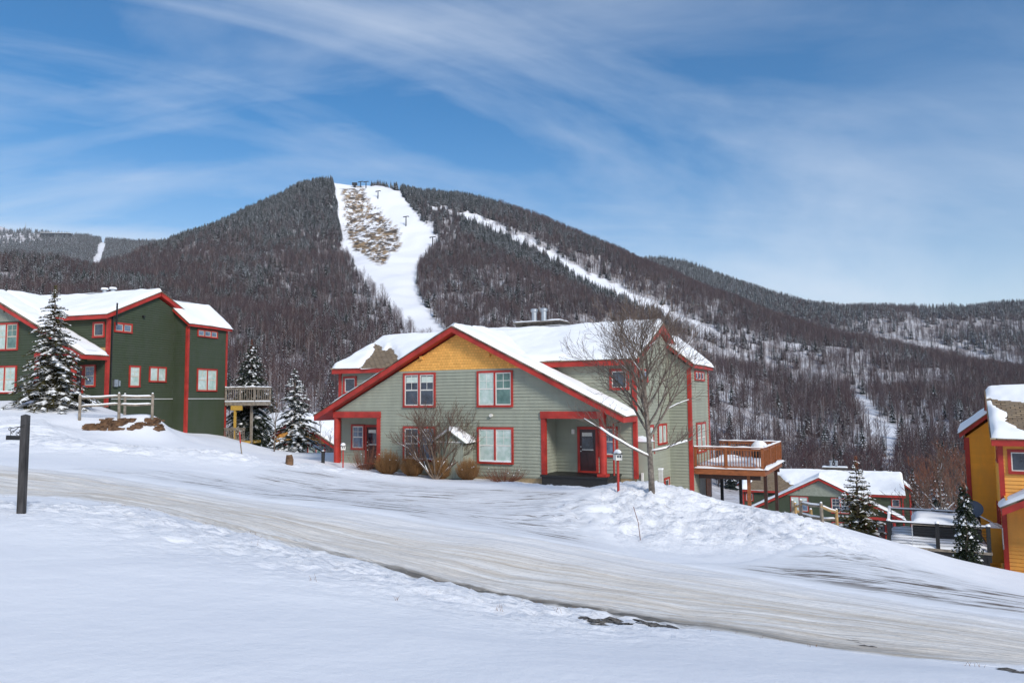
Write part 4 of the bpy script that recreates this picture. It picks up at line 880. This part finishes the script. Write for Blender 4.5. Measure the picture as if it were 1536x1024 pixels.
spruce('snowy spruce on the slope left of the main house with its short trunk showing',G(441,49.5),5.7,1.85,3,.85,'leafdark',.07,None,1.4,cone=.85)
spruce('sparse snow dusted spruce between the rail fence and the black railed deck',(lambda b:(b[0],b[1],b[2]))(G(1284,34.5)),4.3,1.45,4,.5,'leafolive',.02,'twigred',1.5,.2,lift=1.2,cone=.85)
spruce('narrow columnar arborvitae speckled with snow beside the yellow house',G(1444,27.2),2.95,.50,5,.14,'leafdark',0.,'twigred',3.2,.9,cone=.55,cat='arborvitae',name='arborvitae')
M['palebark']=plain('pale flaky bark',(.15,.115,.09),.9,.6,9.,bump=.9,bsc=16,c2=(.27,.23,.19)); M['paletwig']=plain('pale twigs',(.135,.098,.076),.85,.4,9.)
bx_=drop(978,737,20,30)
bare_tree('tall bare tree with two snowy low limbs at the right corner of the main house',bx_,5.0,12,.72,.105,4,(19,9,6,3),'palebark','paletwig',.26,.10,.62,up=.34,minr=.0042,low=[(1.15,(-1.0,-.15,.40),2.3,.045),(1.35,(1.0,.1,.10),1.5,.04)],name='bare_tree')
def wallbase(px,v,dz=0.):
    q=hpx('main',px,700,v); return (q[0],q[1],float(ground(q[0],q[1]))+dz)
bt=wallbase(653,-1.6)
bare_tree('spreading multi stemmed bare tree in front of the left windows of the main house',bt,3.4,21,.5,.1,4,(5,9,7,6),'bark','twig',.2,.6,.5,up=.30,minr=.0055,stems=[((-1,-.2,1.0),2.1,.06),((-.5,.2,1.25),2.4,.06),((-.1,-.2,1.3),2.4,.055),((.35,-.2,1.2),2.5,.065),((1,.1,.85),2.4,.06),((.05,.5,1.3),2.3,.05)],name='ornamental_tree',cat='ornamental tree')
for k,(px,pb,r,h,lb) in enumerate([(582,709,.66,1.2,'leftmost and largest of the four clipped tan bushes below the windows'),(619,714,.60,1.15,'second of the four clipped tan bushes from the left'),(660,716,.6,1.12,'third tan bush, just right of the foot of the ornamental tree'),(702,718,.56,1.05,'rightmost tan bush beside the small shed')]):
    b=wallbase(px,-1.15); bush(lb,b,r,h,30+k,group='clipped tan bushes along the front wall',wild=.26)
b=wallbase(756,-.9); bush('low wild reddish shrub below the right pair of windows',b,1.05,.75,40,'twigred',170,wild=.8)
b=wallbase(548,-.9); bush('thin reddish brown shrub in front of the left porch door',(b[0],b[1],b[2]),.75,1.25,41,'twigred',110,wild=.9)
b=G(411,46.5); bare_tree('slim bare sapling left of the snowy spruce on the slope',b,3.7,51,.32,.05,3,(9,5,4),'bark','twig',.35,.2,.5,up=.5,name='sapling',cat='sapling')
for k,(px,Y,H) in enumerate([(470,58,3.2),(482,56,3.6),(494,57,2.8)]):
    bare_tree(['leftmost grey sapling beyond the left porch','tallest grey sapling beyond the left porch post','grey sapling right behind the left porch post'][k],G(px,Y),H,60+k,.4,.035,3,(8,5,3),'bark','twig',.15,0,.4,up=.6,name='sapling',cat='sapling',group='saplings beyond the left porch')
nm=['bare brown tree right of the low green house','tall bare tree behind the black railed deck, left one','bare tree with snow on its boughs behind the black railed deck','bare brown tree close left of the arborvitae','bare brown tree rising behind the arborvitae','bare brown tree left of the yellow house wall']
for k,(px,Y,H) in enumerate([(1372,70,6.5),(1388,78,9.0),(1406,62,8.2),(1424,72,9.5),(1440,80,11),(1452,66,8.5)]):
    bare_tree(nm[k],G(px,Y),H,70+k,.5,.11,4,(10,5,4,3),'bark','twigred' if k%2 else 'twig',.2,.85 if k==2 else .1,.5,up=.5,minr=.011,group='bare trees behind the black railed deck')
# ------------------------------------------------------------------ timber decks
def deckrail(R,p,q,h,mat,nb,solid=False,snow=True,mid=None):
    p=np.array(p,float); q=np.array(q,float); z=np.array((0,0,1.)); d=(q-p); L=np.linalg.norm(d); d/=L; s=np.array((-d[1],d[0],0))
    m=MB(); m.bar(p+z*h,q+z*h,.14,.045); r=m.build('rail',M[mat],R)
    m=MB(); m.bar(p+z*(h-.10),q+z*(h-.10),.045,.09); m.build('rail',M[mat],R)
    m=MB(); m.bar(p+z*.10,q+z*.10,.045,.09); m.build('rail',M[mat],R)
    if snow:
        m=MB(); n=14; P=[p+(q-p)*(i/n)+z*(h+.022) for i in range(n+1)]
        vs=[];
        for i,x in enumerate(P):
            t=.05+.02*math.sin(i*1.7+L); vs+= [x-s*.07,x-s*.05+z*t,x+s*.05+z*t,x+s*.07]
        m.add(vs,[(i*4+k,i*4+k+1,i*4+k+5,i*4+k+4) for i in range(n) for k in range(3)]+[(0,1,2,3),(4*n,4*n+1,4*n+2,4*n+3)]); m.build('rail_snow',M['rsnow'],r,smooth=True)
    for i in range(nb):
        x=p+(q-p)*((i+.5)/nb)
        m=MB(); w=L/nb*.93 if solid else .038
        m.bar(x+z*.05,x+z*(h-.09),w if solid else .036,.02 if solid else .036) if False else m.bx(lambda a,zz_,o,x=x:tuple(x+d*a+s*o+z*zz_),-w/2,w/2,.05,h-.09,-.018,.018)
        m.build('board' if solid else 'baluster',M[mat],R)
def boxobj(R,nm_,mat,*bs,**k):
    m=MB(); [m.box(*b) for b in bs]; return m.build(nm_,M[mat] if isinstance(mat,str) else mat,R,**k)
o,ang=FR['main']; R=empty('wooden_deck',hp('main',9.86,7.5,-6.6),-math.radians(ang),label='raised cedar deck on tall posts at the right side of the main house',cat='deck')
W_,D_,ZF=3.45,6.1,3.02     # local: floor top at 3.02 above the root
for i in range(22): 
    pass
boxobj(R,'floor','cedar',*[((0.02,.03+i*.155,ZF-.04),(W_-.02,.03+i*.155+.145,ZF)) for i in range(39)])
boxobj(R,'rim_board','cedar',((-.02,-.04,ZF-.30),(W_+.04,.0,ZF+.01))); boxobj(R,'rim_board','cedar',((W_,0,ZF-.30),(W_+.04,D_,ZF+.01)))
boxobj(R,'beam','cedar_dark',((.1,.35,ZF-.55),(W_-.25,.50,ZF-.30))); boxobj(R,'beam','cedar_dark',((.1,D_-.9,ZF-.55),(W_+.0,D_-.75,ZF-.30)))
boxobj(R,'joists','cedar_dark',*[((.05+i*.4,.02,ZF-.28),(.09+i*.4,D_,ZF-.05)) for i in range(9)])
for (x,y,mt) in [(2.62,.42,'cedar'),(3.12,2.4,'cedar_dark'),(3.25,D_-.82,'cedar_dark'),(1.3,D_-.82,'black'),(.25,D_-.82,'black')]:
    gz=float(ground(np.array([0]),np.array([0]))[0]); a=math.radians(ang); wx=R.location[0]+x*math.cos(a)+y*math.sin(a); wy=R.location[1]-x*math.sin(a)+y*math.cos(a); zb=float(ground(wx,wy))-R.location[2]-.2
    boxobj(R,'support_post',mt,((x-.08,y-.08,min(zb,0)),(x+.08,y+.08,ZF-.30)))
for (x,y) in [(.05,.02),(1.6,.02),(W_-.08,.02),(W_-.02,2.0),(W_-.02,4.0),(W_-.02,D_-.08),(.6,D_-.06)]:
    boxobj(R,'rail_post','cedar',((x-.06,y-.05,ZF-.25),(x+.06,y+.07,ZF+1.06)))
deckrail(R,(0,.04,ZF),(W_,.04,ZF),1.08,'cedar',24); deckrail(R,(W_-.03,.08,ZF),(W_-.03,D_,ZF),1.08,'cedar',24,False); deckrail(R,(W_,D_-.03,ZF),(.0,D_-.03,ZF),1.08,'cedar',24)
m=MB(); n=26; X,Y=np.meshgrid(np.linspace(0,W_-.12,n),np.linspace(.12,D_-.1,n)); e=np.minimum(np.minimum(X,W_-.12-X),np.minimum(Y-.12,D_-.1-Y)); Z=ZF+np.sqrt(np.clip(e/.4,0,1))*(.30+.10*fbm(X*1.2,Y*1.2,3,77)); ii=np.arange(n*n).reshape(n,n)
m.add(np.stack([X,Y,Z],-1).reshape(-1,3),[tuple(q) for q in np.stack([ii[:-1,:-1],ii[:-1,1:],ii[1:,1:],ii[1:,:-1]],-1).reshape(-1,4)]); m.build('floor_snow',M['rsnow'],R,smooth=True)
m=MB(); snow_layer(m,(-.02,-.09,ZF),(1,0,0),(0,1,0),W_+.05,.2,.08,step=.1,edge=.06,seed=6); snow_layer(m,(W_-.02,0,ZF),(1,0,0),(0,1,0),.22,D_,.16,step=.1,edge=.08,seed=7); m.build('edge_snow',M['rsnow'],R,smooth=True)
def dome(m,c,r,h,n=14):
    vs=[];k=5
    for i in range(k+1):
        a=i/k*math.pi/2
        for j in range(n): vs.append((c[0]+r[0]*math.cos(a)*math.cos(6.283*j/n),c[1]+r[1]*math.cos(a)*math.sin(6.283*j/n),c[2]+h*math.sin(a)))
    m.add(vs,[(i*n+j,i*n+(j+1)%n,(i+1)*n+(j+1)%n,(i+1)*n+j) for i in range(k) for j in range(n)])
gx,gy=2.75,3.2; a=math.radians(ang); GRL=empty('barbecue_grill',(R.location[0]+gx*math.cos(a)+gy*math.sin(a),R.location[1]-gx*math.sin(a)+gy*math.cos(a),R.location[2]+ZF),-a,label='black barbecue grill under a dome of snow on the cedar deck',cat='grill')
boxobj(GRL,'cabinet','grill',((-.35,-.25,.12),(.35,.25,.75)),((-.6,-.22,.78),(.6,.22,.82)))
for x in (-.33,.33):
    for y in (-.22,.22): boxobj(GRL,'leg','grill',((x-.03,y-.03,0),(x+.03,y+.03,.78)))
m=MB(); dome(m,(0,0,.82),(.36,.26),.28); m.build('lid',M['grill'],GRL,smooth=True); m=MB(); dome(m,(0,0,.84),(.46,.34),.46); m.build('snow_cap',M['rsnow'],GRL,smooth=True)
# small weathered deck of the green house
o,ang=FR['green']; R=empty('wooden_deck',hp('green',9.9,11.1,-8.0),-math.radians(ang),label='small weathered grey deck on yellow posts at the right end of the green house',cat='deck')
ZF=4.35; W_,D_=2.55,2.0
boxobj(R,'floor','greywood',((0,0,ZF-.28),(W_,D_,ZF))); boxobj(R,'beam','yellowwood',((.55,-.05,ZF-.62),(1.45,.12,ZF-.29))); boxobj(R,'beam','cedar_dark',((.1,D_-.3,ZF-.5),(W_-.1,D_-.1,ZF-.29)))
for (x,y) in [(.05,.03),(1.3,.03),(W_-.05,.03),(W_-.05,D_-.05)]: boxobj(R,'rail_post','greywood',((x-.05,y-.05,ZF),(x+.05,y+.05,ZF+1.05)))
deckrail(R,(0,.04,ZF),(W_,.04,ZF),1.05,'greywood',13); deckrail(R,(W_-.04,.05,ZF),(W_-.04,D_,ZF),1.05,'greywood',8); deckrail(R,(W_,D_-.04,ZF),(0,D_-.04,ZF),1.05,'greywood',8,snow=False)
boxobj(R,'support_post','yellowwood',((.78,.0,.2),(.92,.14,ZF-.62))); boxobj(R,'support_post','greywood',((1.75,.6,.2),(1.9,.75,ZF-.28)))
boxobj(R,'lower_floor','yellowwood',((-.3,-.1,1.30),(1.85,1.8,1.48))); deckrail(R,(.0,-.02,1.48),(1.8,-.02,1.48),.95,'greywood',12,snow=False)
boxobj(R,'floor_snow','rsnow',((0,-.03,ZF+.002),(W_,D_,ZF+.07)))
# black railed deck and hot tub, lower right
b0=at(1334.5,817,31.5); ang=27.3; a=math.radians(ang); R=empty('metal_railed_deck',(b0[0],b0[1],b0[2]-.7),-a,label='low deck with black posts and thin rails beside the yellow house',cat='deck')
Z0=.70; boxobj(R,'floor','greywood',((-.1,-.1,Z0-.10),(3.6,4.3,Z0))); boxobj(R,'dark_underside','black',((.5,-.05,-.8),(3.5,4.2,Z0-.10)))  # solid black block put in for the shaded, dark underside of the deck
m=MB(); snow_layer(m,(-.05,-.05,Z0),(1,0,0),(0,1,0),3.6,4.3,.14,step=.2,seed=3); m.build('floor_snow',M['rsnow'],R,smooth=True)
for (x,y) in [(0,0),(1.75,0),(3.5,0),(0,2.1),(0,4.1),(1.75,4.1),(3.5,4.1)]:
    p=boxobj(R,'rail_post','black',((x-.07,y-.07,Z0-.4),(x+.07,y+.07,Z0+1.0)))
    m=MB(); dome(m,(x,y,Z0+1.0),(.09,.09),.09); m.build('post_snow',M['rsnow'],p,smooth=True)
for (p,q) in [((0,0),(3.5,0)),((0,0),(0,4.1)),((0,4.1),(3.5,4.1))]:
    m=MB(); m.bar((p[0],p[1],Z0+.95),(q[0],q[1],Z0+.95),.11,.05); rl=m.build('rail',M['black'],R)
    m=MB(); m.bar((p[0],p[1],Z0+1.0),(q[0],q[1],Z0+1.0),.10,.05); m.build('rail_snow',M['rsnow'],rl)
    for k in range(7): m=MB(); z_=Z0+.12+k*.11; m.bar((p[0],p[1],z_),(q[0],q[1],z_),.014,.014); m.build('cable',M['black'],R)
for x in (.85,2.6): m=MB(); m.box((x-.012,-.012,Z0),(x+.012,.012,Z0+.93)); m.build('baluster',M['conduit'],R)
tx,ty=.9,1.5; T=empty('hot_tub',(R.location[0]+tx*math.cos(a)+ty*math.sin(a),R.location[1]-tx*math.sin(a)+ty*math.cos(a),R.location[2]+Z0),-a,label='dark slatted hot tub with a thick snow covered lid on the black railed deck',cat='hot tub')
boxobj(T,'slatted_side','black',*([((.03,.03,0),(2.47,2.17,.62))]+[((0,0,.03+i*.075),(2.5,2.2,.075+i*.075)) for i in range(8)])); boxobj(T,'lid','greywood',((-.04,-.04,.66),(2.54,2.24,.74)))
m=MB(); snow_layer(m,(-.04,-.04,.74),(1,0,0),(0,1,0),2.58,2.28,.26,step=.12,seed=5,edge=.3); m.build('lid_snow',M['rsnow'],T,smooth=True)
# ------------------------------------------------------------------ split rail fences
def rail_fence(label,posts,rails):
    W=[at(px,pb,Y) for px,pb,Y,h,mt in posts]; R=empty('split_rail_fence',W[0],0,label=label,cat='fence'); rn=random.Random(4); o=np.array(W[0])
    for w_,(px,pb,Y,h,mt) in zip(W,posts):
        p=np.array(w_)-o; m=MB(); l=rn.uniform(-.03,.03); m.tube([p+(0,0,-.5),p+(l*.5,0,h*.5),p+(l,0,h*.93),p+(l,0,h)],[.075,.07,.068,.035],7); ps=m.build('post',M[mt],R)
        m=MB(); dome(m,p+(l,0,h-.02),(.05,.05),.05); m.build('post_snow',M['rsnow'],ps,smooth=True)
    for i,j,h,mt,sn in rails:
        p=np.array(W[i])-o+(0,0,posts[i][3]*h); q=np.array(W[j])-o+(0,0,posts[j][3]*h); d=q-p; md=(p+q)/2+(0,0,-.03)
        m=MB(); m.tube([p-d*.05,p+d*.1,md,q-d*.1,q+d*.05],[.03,.055,.06,.05,.03],6); r=m.build('rail',M[mt],R)
        if sn: m=MB(); m.tube([p+d*.04+(0,0,.045),p+d*.12+(0,0,.06),md+(0,0,.065),q-d*.12+(0,0,.06),q-d*.04+(0,0,.045)],[.02,.042,.048,.042,.02],6); m.build('rail_snow',M['rsnow'],r,smooth=True)
rail_fence('grey split rail fence on the snowy terrace in front of the green house',[(119.5,622,38.6,1.05,'greywood'),(178.6,618,38.6,1.0,'greywood'),(228.5,617,38.8,.95,'greywood'),(187.5,612,41,.8,'greywood')],[(0,1,.82,'greywood',1),(1,2,.80,'greywood',1),(0,1,.42,'greywood',1),(1,2,.38,'greywood',1)])
rail_fence('split rail fence of grey and fresh tan timber on the slope below the cedar deck',[(1190,784,33,1.0,'greywood'),(1194.5,785,33.6,.95,'tanwood'),(1202.5,789,32,1.12,'greywood'),(1234,797,31,1.18,'greywood'),(1218,791,34.5,.85,'tanwood'),(1256,795,34,.95,'tanwood')],[(2,3,.86,'greywood',1),(2,3,.44,'greywood',1),(3,5,.84,'tanwood',1),(1,4,.6,'tanwood',0),(4,5,.5,'greywood',1),(1,2,.8,'tanwood',1)])
# stone edging under the terrace
R=empty('retaining_wall',at(190,640,37.9),0,label='rust brown dry stone edging under the snowy terrace with the grey rail fence',cat='stone wall'); rn=random.Random(8); m=MB(); o=np.array(at(190,640,37.9))
for i in range(260):
    px=rn.uniform(130,243); py=rn.uniform(628 if px>150 else 636,645)
    if noise(px/9.,py/5.,3)>.35: continue
    q_=drop(px,py,33,46); c=np.array(q_)-o+(0,-.05,.0); s=(rn.uniform(.08,.22),rn.uniform(.1,.2),rn.uniform(.05,.11)); vs=[]
    for u in (-1,1):
        for v in (-1,1):
            for w_ in (-1,1): vs.append(c+np.array((u*s[0]*rn.uniform(.6,1),v*s[1]*rn.uniform(.6,1),w_*s[2]*rn.uniform(.6,1))))
    m.add(vs,[(0,1,3,2),(4,6,7,5),(0,4,5,1),(2,3,7,6),(0,2,6,4),(1,5,7,3)])
m.build('stones',M['terrace'],R); 
# ------------------------------------------------------------------ small things
b=np.array(at(32,768,10.6)); tp=np.array(at(38.5,623,10.7)); R=empty('sign_post',b,0,label='leaning weathered black post with a small hanging sign beside the road at far left',cat='sign post')
m=MB(); d=tp-b; m.bar((0,0,-.25),d,.085,.085); m.add([d+(-.043,-.043,0),d+(.043,-.043,0),d+(.043,.043,0),d+(-.043,.043,0),d+(0,0,.02)],[(0,1,4),(1,2,4),(2,3,4),(3,0,4)]); m.build('post',M['postwood'],R)
def L(px,py,Y=10.65): return np.array(at(px,py,Y))-b
m=MB()
for (p0,p1) in (((37,641),(15,643)),((37,637),(19,648)),((37,645),(26,650))): 
    q=[L(*p0),(L(*p0)+L(*p1))/2+(0,0,.02),L(*p1)]; m.tube(q,.006,6)
    e=L(*p1); m.tube([e+np.array((math.cos(t_)*.02-.0,0,math.sin(t_)*.02+.0)) for t_ in np.linspace(0,5,9)],.005,5)
for px in (16,29): m.tube([L(px,644),L(px,654)],.004,5)
m.build('iron_bracket',M['grill'],R); m=MB(); p,q=L(9.5,656),L(33,656.5); m.bar(p,q,.02,.062); m.build('sign_board',M['black'],R)
def lantern(label,base,H):
    R=empty('lantern_post',base,.3,label=label,cat='lantern'); boxobj(R,'post','red',((-.032,-.032,-.3),(.032,.032,H-.28)))
    h=boxobj(R,'lamp_head','white',((-.11,-.11,H-.28),(.11,.11,H-.08))); 
    for s in (-1,1): boxobj(h,'lamp_glass','glassd',((-.07,s*.112-.002,H-.2),(-.015,s*.112+.002,H-.12)),((.015,s*.112-.002,H-.2),(.07,s*.112+.002,H-.12)))
    m=MB(); m.add([(-.15,-.15,H-.08),(.15,-.15,H-.08),(.15,.15,H-.08),(-.15,.15,H-.08),(0,0,H+.02)],[(0,1,4),(1,2,4),(2,3,4),(3,0,4),(0,3,2,1)]); m.build('cap',M['black'],R)
    m=MB(); dome(m,(0,0,H-.06),(.13,.13),.13); m.build('cap_snow',M['rsnow'],R,smooth=True)
b_=drop(927.5,736,18,32); lantern('white lantern on a red post in front of the right porch',b_,58/1120*b_[1])
b_=drop(514.5,696,20,38); lantern('white snow capped lantern on a red post in front of the left porch',b_,36/1120*b_[1])
b_=drop(484.5,694,20,44); R=empty('bollard',b_,0,label='short black bollard on the snow left of the left porch',cat='bollard'); m=MB(); m.tube([(0,0,-.2),(0,0,17/1120*b_[1]),(0,0,17/1120*b_[1]+.03)],[.09,.09,.05],10); m.build('shaft',M['black'],R); m=MB(); dome(m,(0,0,17/1120*b_[1]+.02),(.07,.07),.04); m.build('snow_cap',M['rsnow'],R,smooth=True)
b_=drop(433.5,697,20,44); R=empty('tree_stump',b_,0,label='small brown stump poking out of the snow left of the bollard',cat='stump'); m=MB(); m.tube([(0,0,-.2),(.02,0,.2),(.0,0,.38)],[.17,.15,.11],9); m.build('stump',M['terrace'],R); m=MB(); dome(m,(0.02,0.05,.36),(.1,.1),.05); m.build('snow_cap',M['rsnow'],R,smooth=True)
b_=drop(363,681,20,50); R=empty('marker_stake',b_,0,label='thin stake with a red tip in the snow below the green house deck',cat='stake'); m=MB(); m.tube([(0,0,-.1),(-.07,0,.42)],.022,6); m.build('stake',M['greywood'],R); m=MB(); m.tube([(-.07,0,.42),(-.11,0,.85)],.028,6); m.build('red_tip',M['red'],R)
b_=drop(961,808,14,26); R=empty('driveway_marker',b_,0,label='thin brown driveway marker rod leaning in the large snow pile',cat='marker rod'); h=46/1120*b_[1]; m=MB(); m.tube([(0,0,-.1),(-.05,0,h*.5),(-.16,0,h)],.009,5); m.build('rod',M['twigred'],R)
# plants through the snow
def tuft(m,p,h,n,R,w=.004):
    for i in range(n):
        a_=R.uniform(0,6.28); l=h*R.uniform(.4,1); q=np.array(p)+(R.uniform(-.05,.05),R.uniform(-.05,.05),0); m.tube([q,q+(math.cos(a_)*l*.25,math.sin(a_)*l*.25,l*.6),q+(math.cos(a_)*l*.5,math.sin(a_)*l*.5,l)],[w,w*.8,w*.3],3,0,False)
rn=random.Random(3); m=MB()
for i in range(70):
    t_=rn.uniform(.36,.86)**.9; k=int(t_*299); p=RN[k]; x=p[0]+rn.gauss(0,.10); y=p[1]-.12+rn.gauss(0,.10); z=float(ground(x,y)); tuft(m,(x,y,z-.01),rn.uniform(.02,.06)*(1.8 if rn.random()<.06 else 1),rn.randint(2,5),rn,.002)
for (px,py) in [(386,818),(744,915),(752,918),(835,918),(590,900),(1470,1000),(1452,998),(470,872)]:
    x,y,z=drop(px,py,4,20); tuft(m,(x,y,z-.01),.09,4,rn,.002)
m.build('dry_grass',M['broom'],kind='stuff',label='dry grass blades poking through the snow along the near road edge')
# scraped patches of dark gravel along the near edge
rn=random.Random(6); m=MB()
for (px,py,a_,b2_) in [(885,931,.14,.035),(900,936,.10,.03),(935,934,.15,.03),(955,932,.12,.02),(985,938,.10,.04),(1005,940,.12,.03),(915,930,.14,.02),(1285,964,.14,.015),(1300,968,.12,.015),(1500,1003,.12,.02),(1525,1008,.10,.02)]:
    x,y,z=drop(px,py,5,14)
    for j in range(3):
        cx=x+rn.uniform(-a_,a_)*.6; cy=y+rn.uniform(-.1,.1); n=16; ring=[]
        for k in range(n):
            t_=6.283*k/n; r=rn.uniform(.5,1.1); X_=cx+math.cos(t_)*a_*.8*r+math.sin(t_)*b2_; Y_=cy-math.cos(t_)*a_*.25+math.sin(t_)*b2_*2.2*r; ring.append((X_,Y_,float(ground(X_,Y_))+.006))
        c=(cx,cy,float(ground(cx,cy))+.022); m.add(ring+[c],[(k,(k+1)%n,n) for k in range(n)])
m.build('bare_gravel',plain('wet gravel',(.075,.068,.06),.8,.6,30.,bump=.9,bsc=60,c2=(.18,.165,.15)),kind='structure')
# ------------------------------------------------------------------ light and sky
sc=bpy.context.scene
w=bpy.data.worlds.new('World'); sc.world=w; w.use_nodes=True; t=w.node_tree; t.nodes.clear()
SD=Vector((.42,-.70,.50)).normalized()      # towards the sun
el=math.asin(SD.z); azi=math.atan2(SD.x,SD.y)
sky=t.nodes.new('ShaderNodeTexSky'); sky.sky_type='NISHITA'; sky.sun_disc=False; sky.sun_elevation=el; sky.sun_rotation=azi
sky.air_density=1.0; sky.dust_density=.6; sky.ozone_density=1.6; sky.altitude=600
tc=t.nodes.new('ShaderNodeTexCoord'); sp=N(t,'ShaderNodeSeparateXYZ',{0:tc.outputs['Generated']})
zc=mth(t,'ADD',mth(t,'MAXIMUM',sp.outputs[2],0.),.38)
cv=N(t,'ShaderNodeCombineXYZ',{0:mth(t,'DIVIDE',sp.outputs[0],zc),1:mth(t,'DIVIDE',sp.outputs[1],zc)})
def cl(rot,scale,nsc,det,lo,hi,off=(0,0,0),dis=0.):
    m0=N(t,'ShaderNodeMapping',{0:cv.outputs[0],2:(0,0,rot)}); mp=N(t,'ShaderNodeMapping',{0:m0.outputs[0],1:off,3:scale})
    nn=N(t,'ShaderNodeTexNoise',{'Vector':mp.outputs[0],'Scale':nsc,'Detail':det,'Roughness':.56,'Distortion':dis})
    return ramp(t,nn.outputs[0],lo,hi)
c1=cl(-.30,(.62,1.9,1),.85,9,.42,.82,(3.6,1.9,0),1.1)
c2=cl(-.12,(.8,2.3,1),1.5,9,.46,.84,(7.7,2.2,0),.6)
hz=mth(t,'SUBTRACT',1.,mth(t,'MULTIPLY',sp.outputs[2],2.4),True)     # more veil near the horizon
lf=mth(t,'ADD',.55,mth(t,'MULTIPLY',sp.outputs[0],-.75),True)        # and towards the left
dn=mth(t,'MULTIPLY',mth(t,'ADD',mth(t,'MULTIPLY',c1,1.15),mth(t,'MULTIPLY',c2,.55)),mth(t,'ADD',.32,mth(t,'MULTIPLY',lf,.85)),True)
dn=mth(t,'ADD',mth(t,'MULTIPLY',dn,.82),mth(t,'MULTIPLY',mth(t,'ADD',mth(t,'MULTIPLY',mth(t,'MULTIPLY',hz,hz),1.9),.16),.42),True)
hs=N(t,'ShaderNodeHueSaturation',{'Saturation':1.6,'Value':.92,'Color':sky.outputs[0]})
col=mixc(t,dn,hs.outputs[0],(5.9,6.5,7.4))
bg=N(t,'ShaderNodeBackground',{'Color':col,'Strength':.12}); ow=t.nodes.new('ShaderNodeOutputWorld'); t.links.new(bg.outputs[0],ow.inputs[0])
sl_=bpy.data.lights.new('sun','SUN'); sl_.energy=2.7; sl_.angle=math.radians(14); sl_.color=(1,.95,.88)
so=bpy.data.objects.new('sun',sl_); C.objects.link(so); so.rotation_euler=SD.to_track_quat('Z','Y').to_euler()
sc.view_settings.view_transform='Standard'; sc.view_settings.look='None'; sc.view_settings.exposure=.17; sc.view_settings.gamma=1
sc.cycles.use_denoising=True; sc.cycles.max_bounces=6; sc.cycles.diffuse_bounces=3; sc.cycles.transparent_max_bounces=8

hzm=bpy.data.materials.new('haze'); hzm.use_nodes=True; ht=hzm.node_tree; ht.nodes.clear(); hv=ht.nodes.new('ShaderNodeVolumePrincipled'); ho=ht.nodes.new('ShaderNodeOutputMaterial'); ht.links.new(hv.outputs[0],ho.inputs['Volume'])
hv.inputs['Color'].default_value=(.86,.92,1,1); hv.inputs['Density'].default_value=.00005
hm_=MB(); hm_.box((-2900,-300,-140),(2900,3500,640)); hm_.build('haze',hzm,kind='stuff',label='thin pale air in front of the far hills')
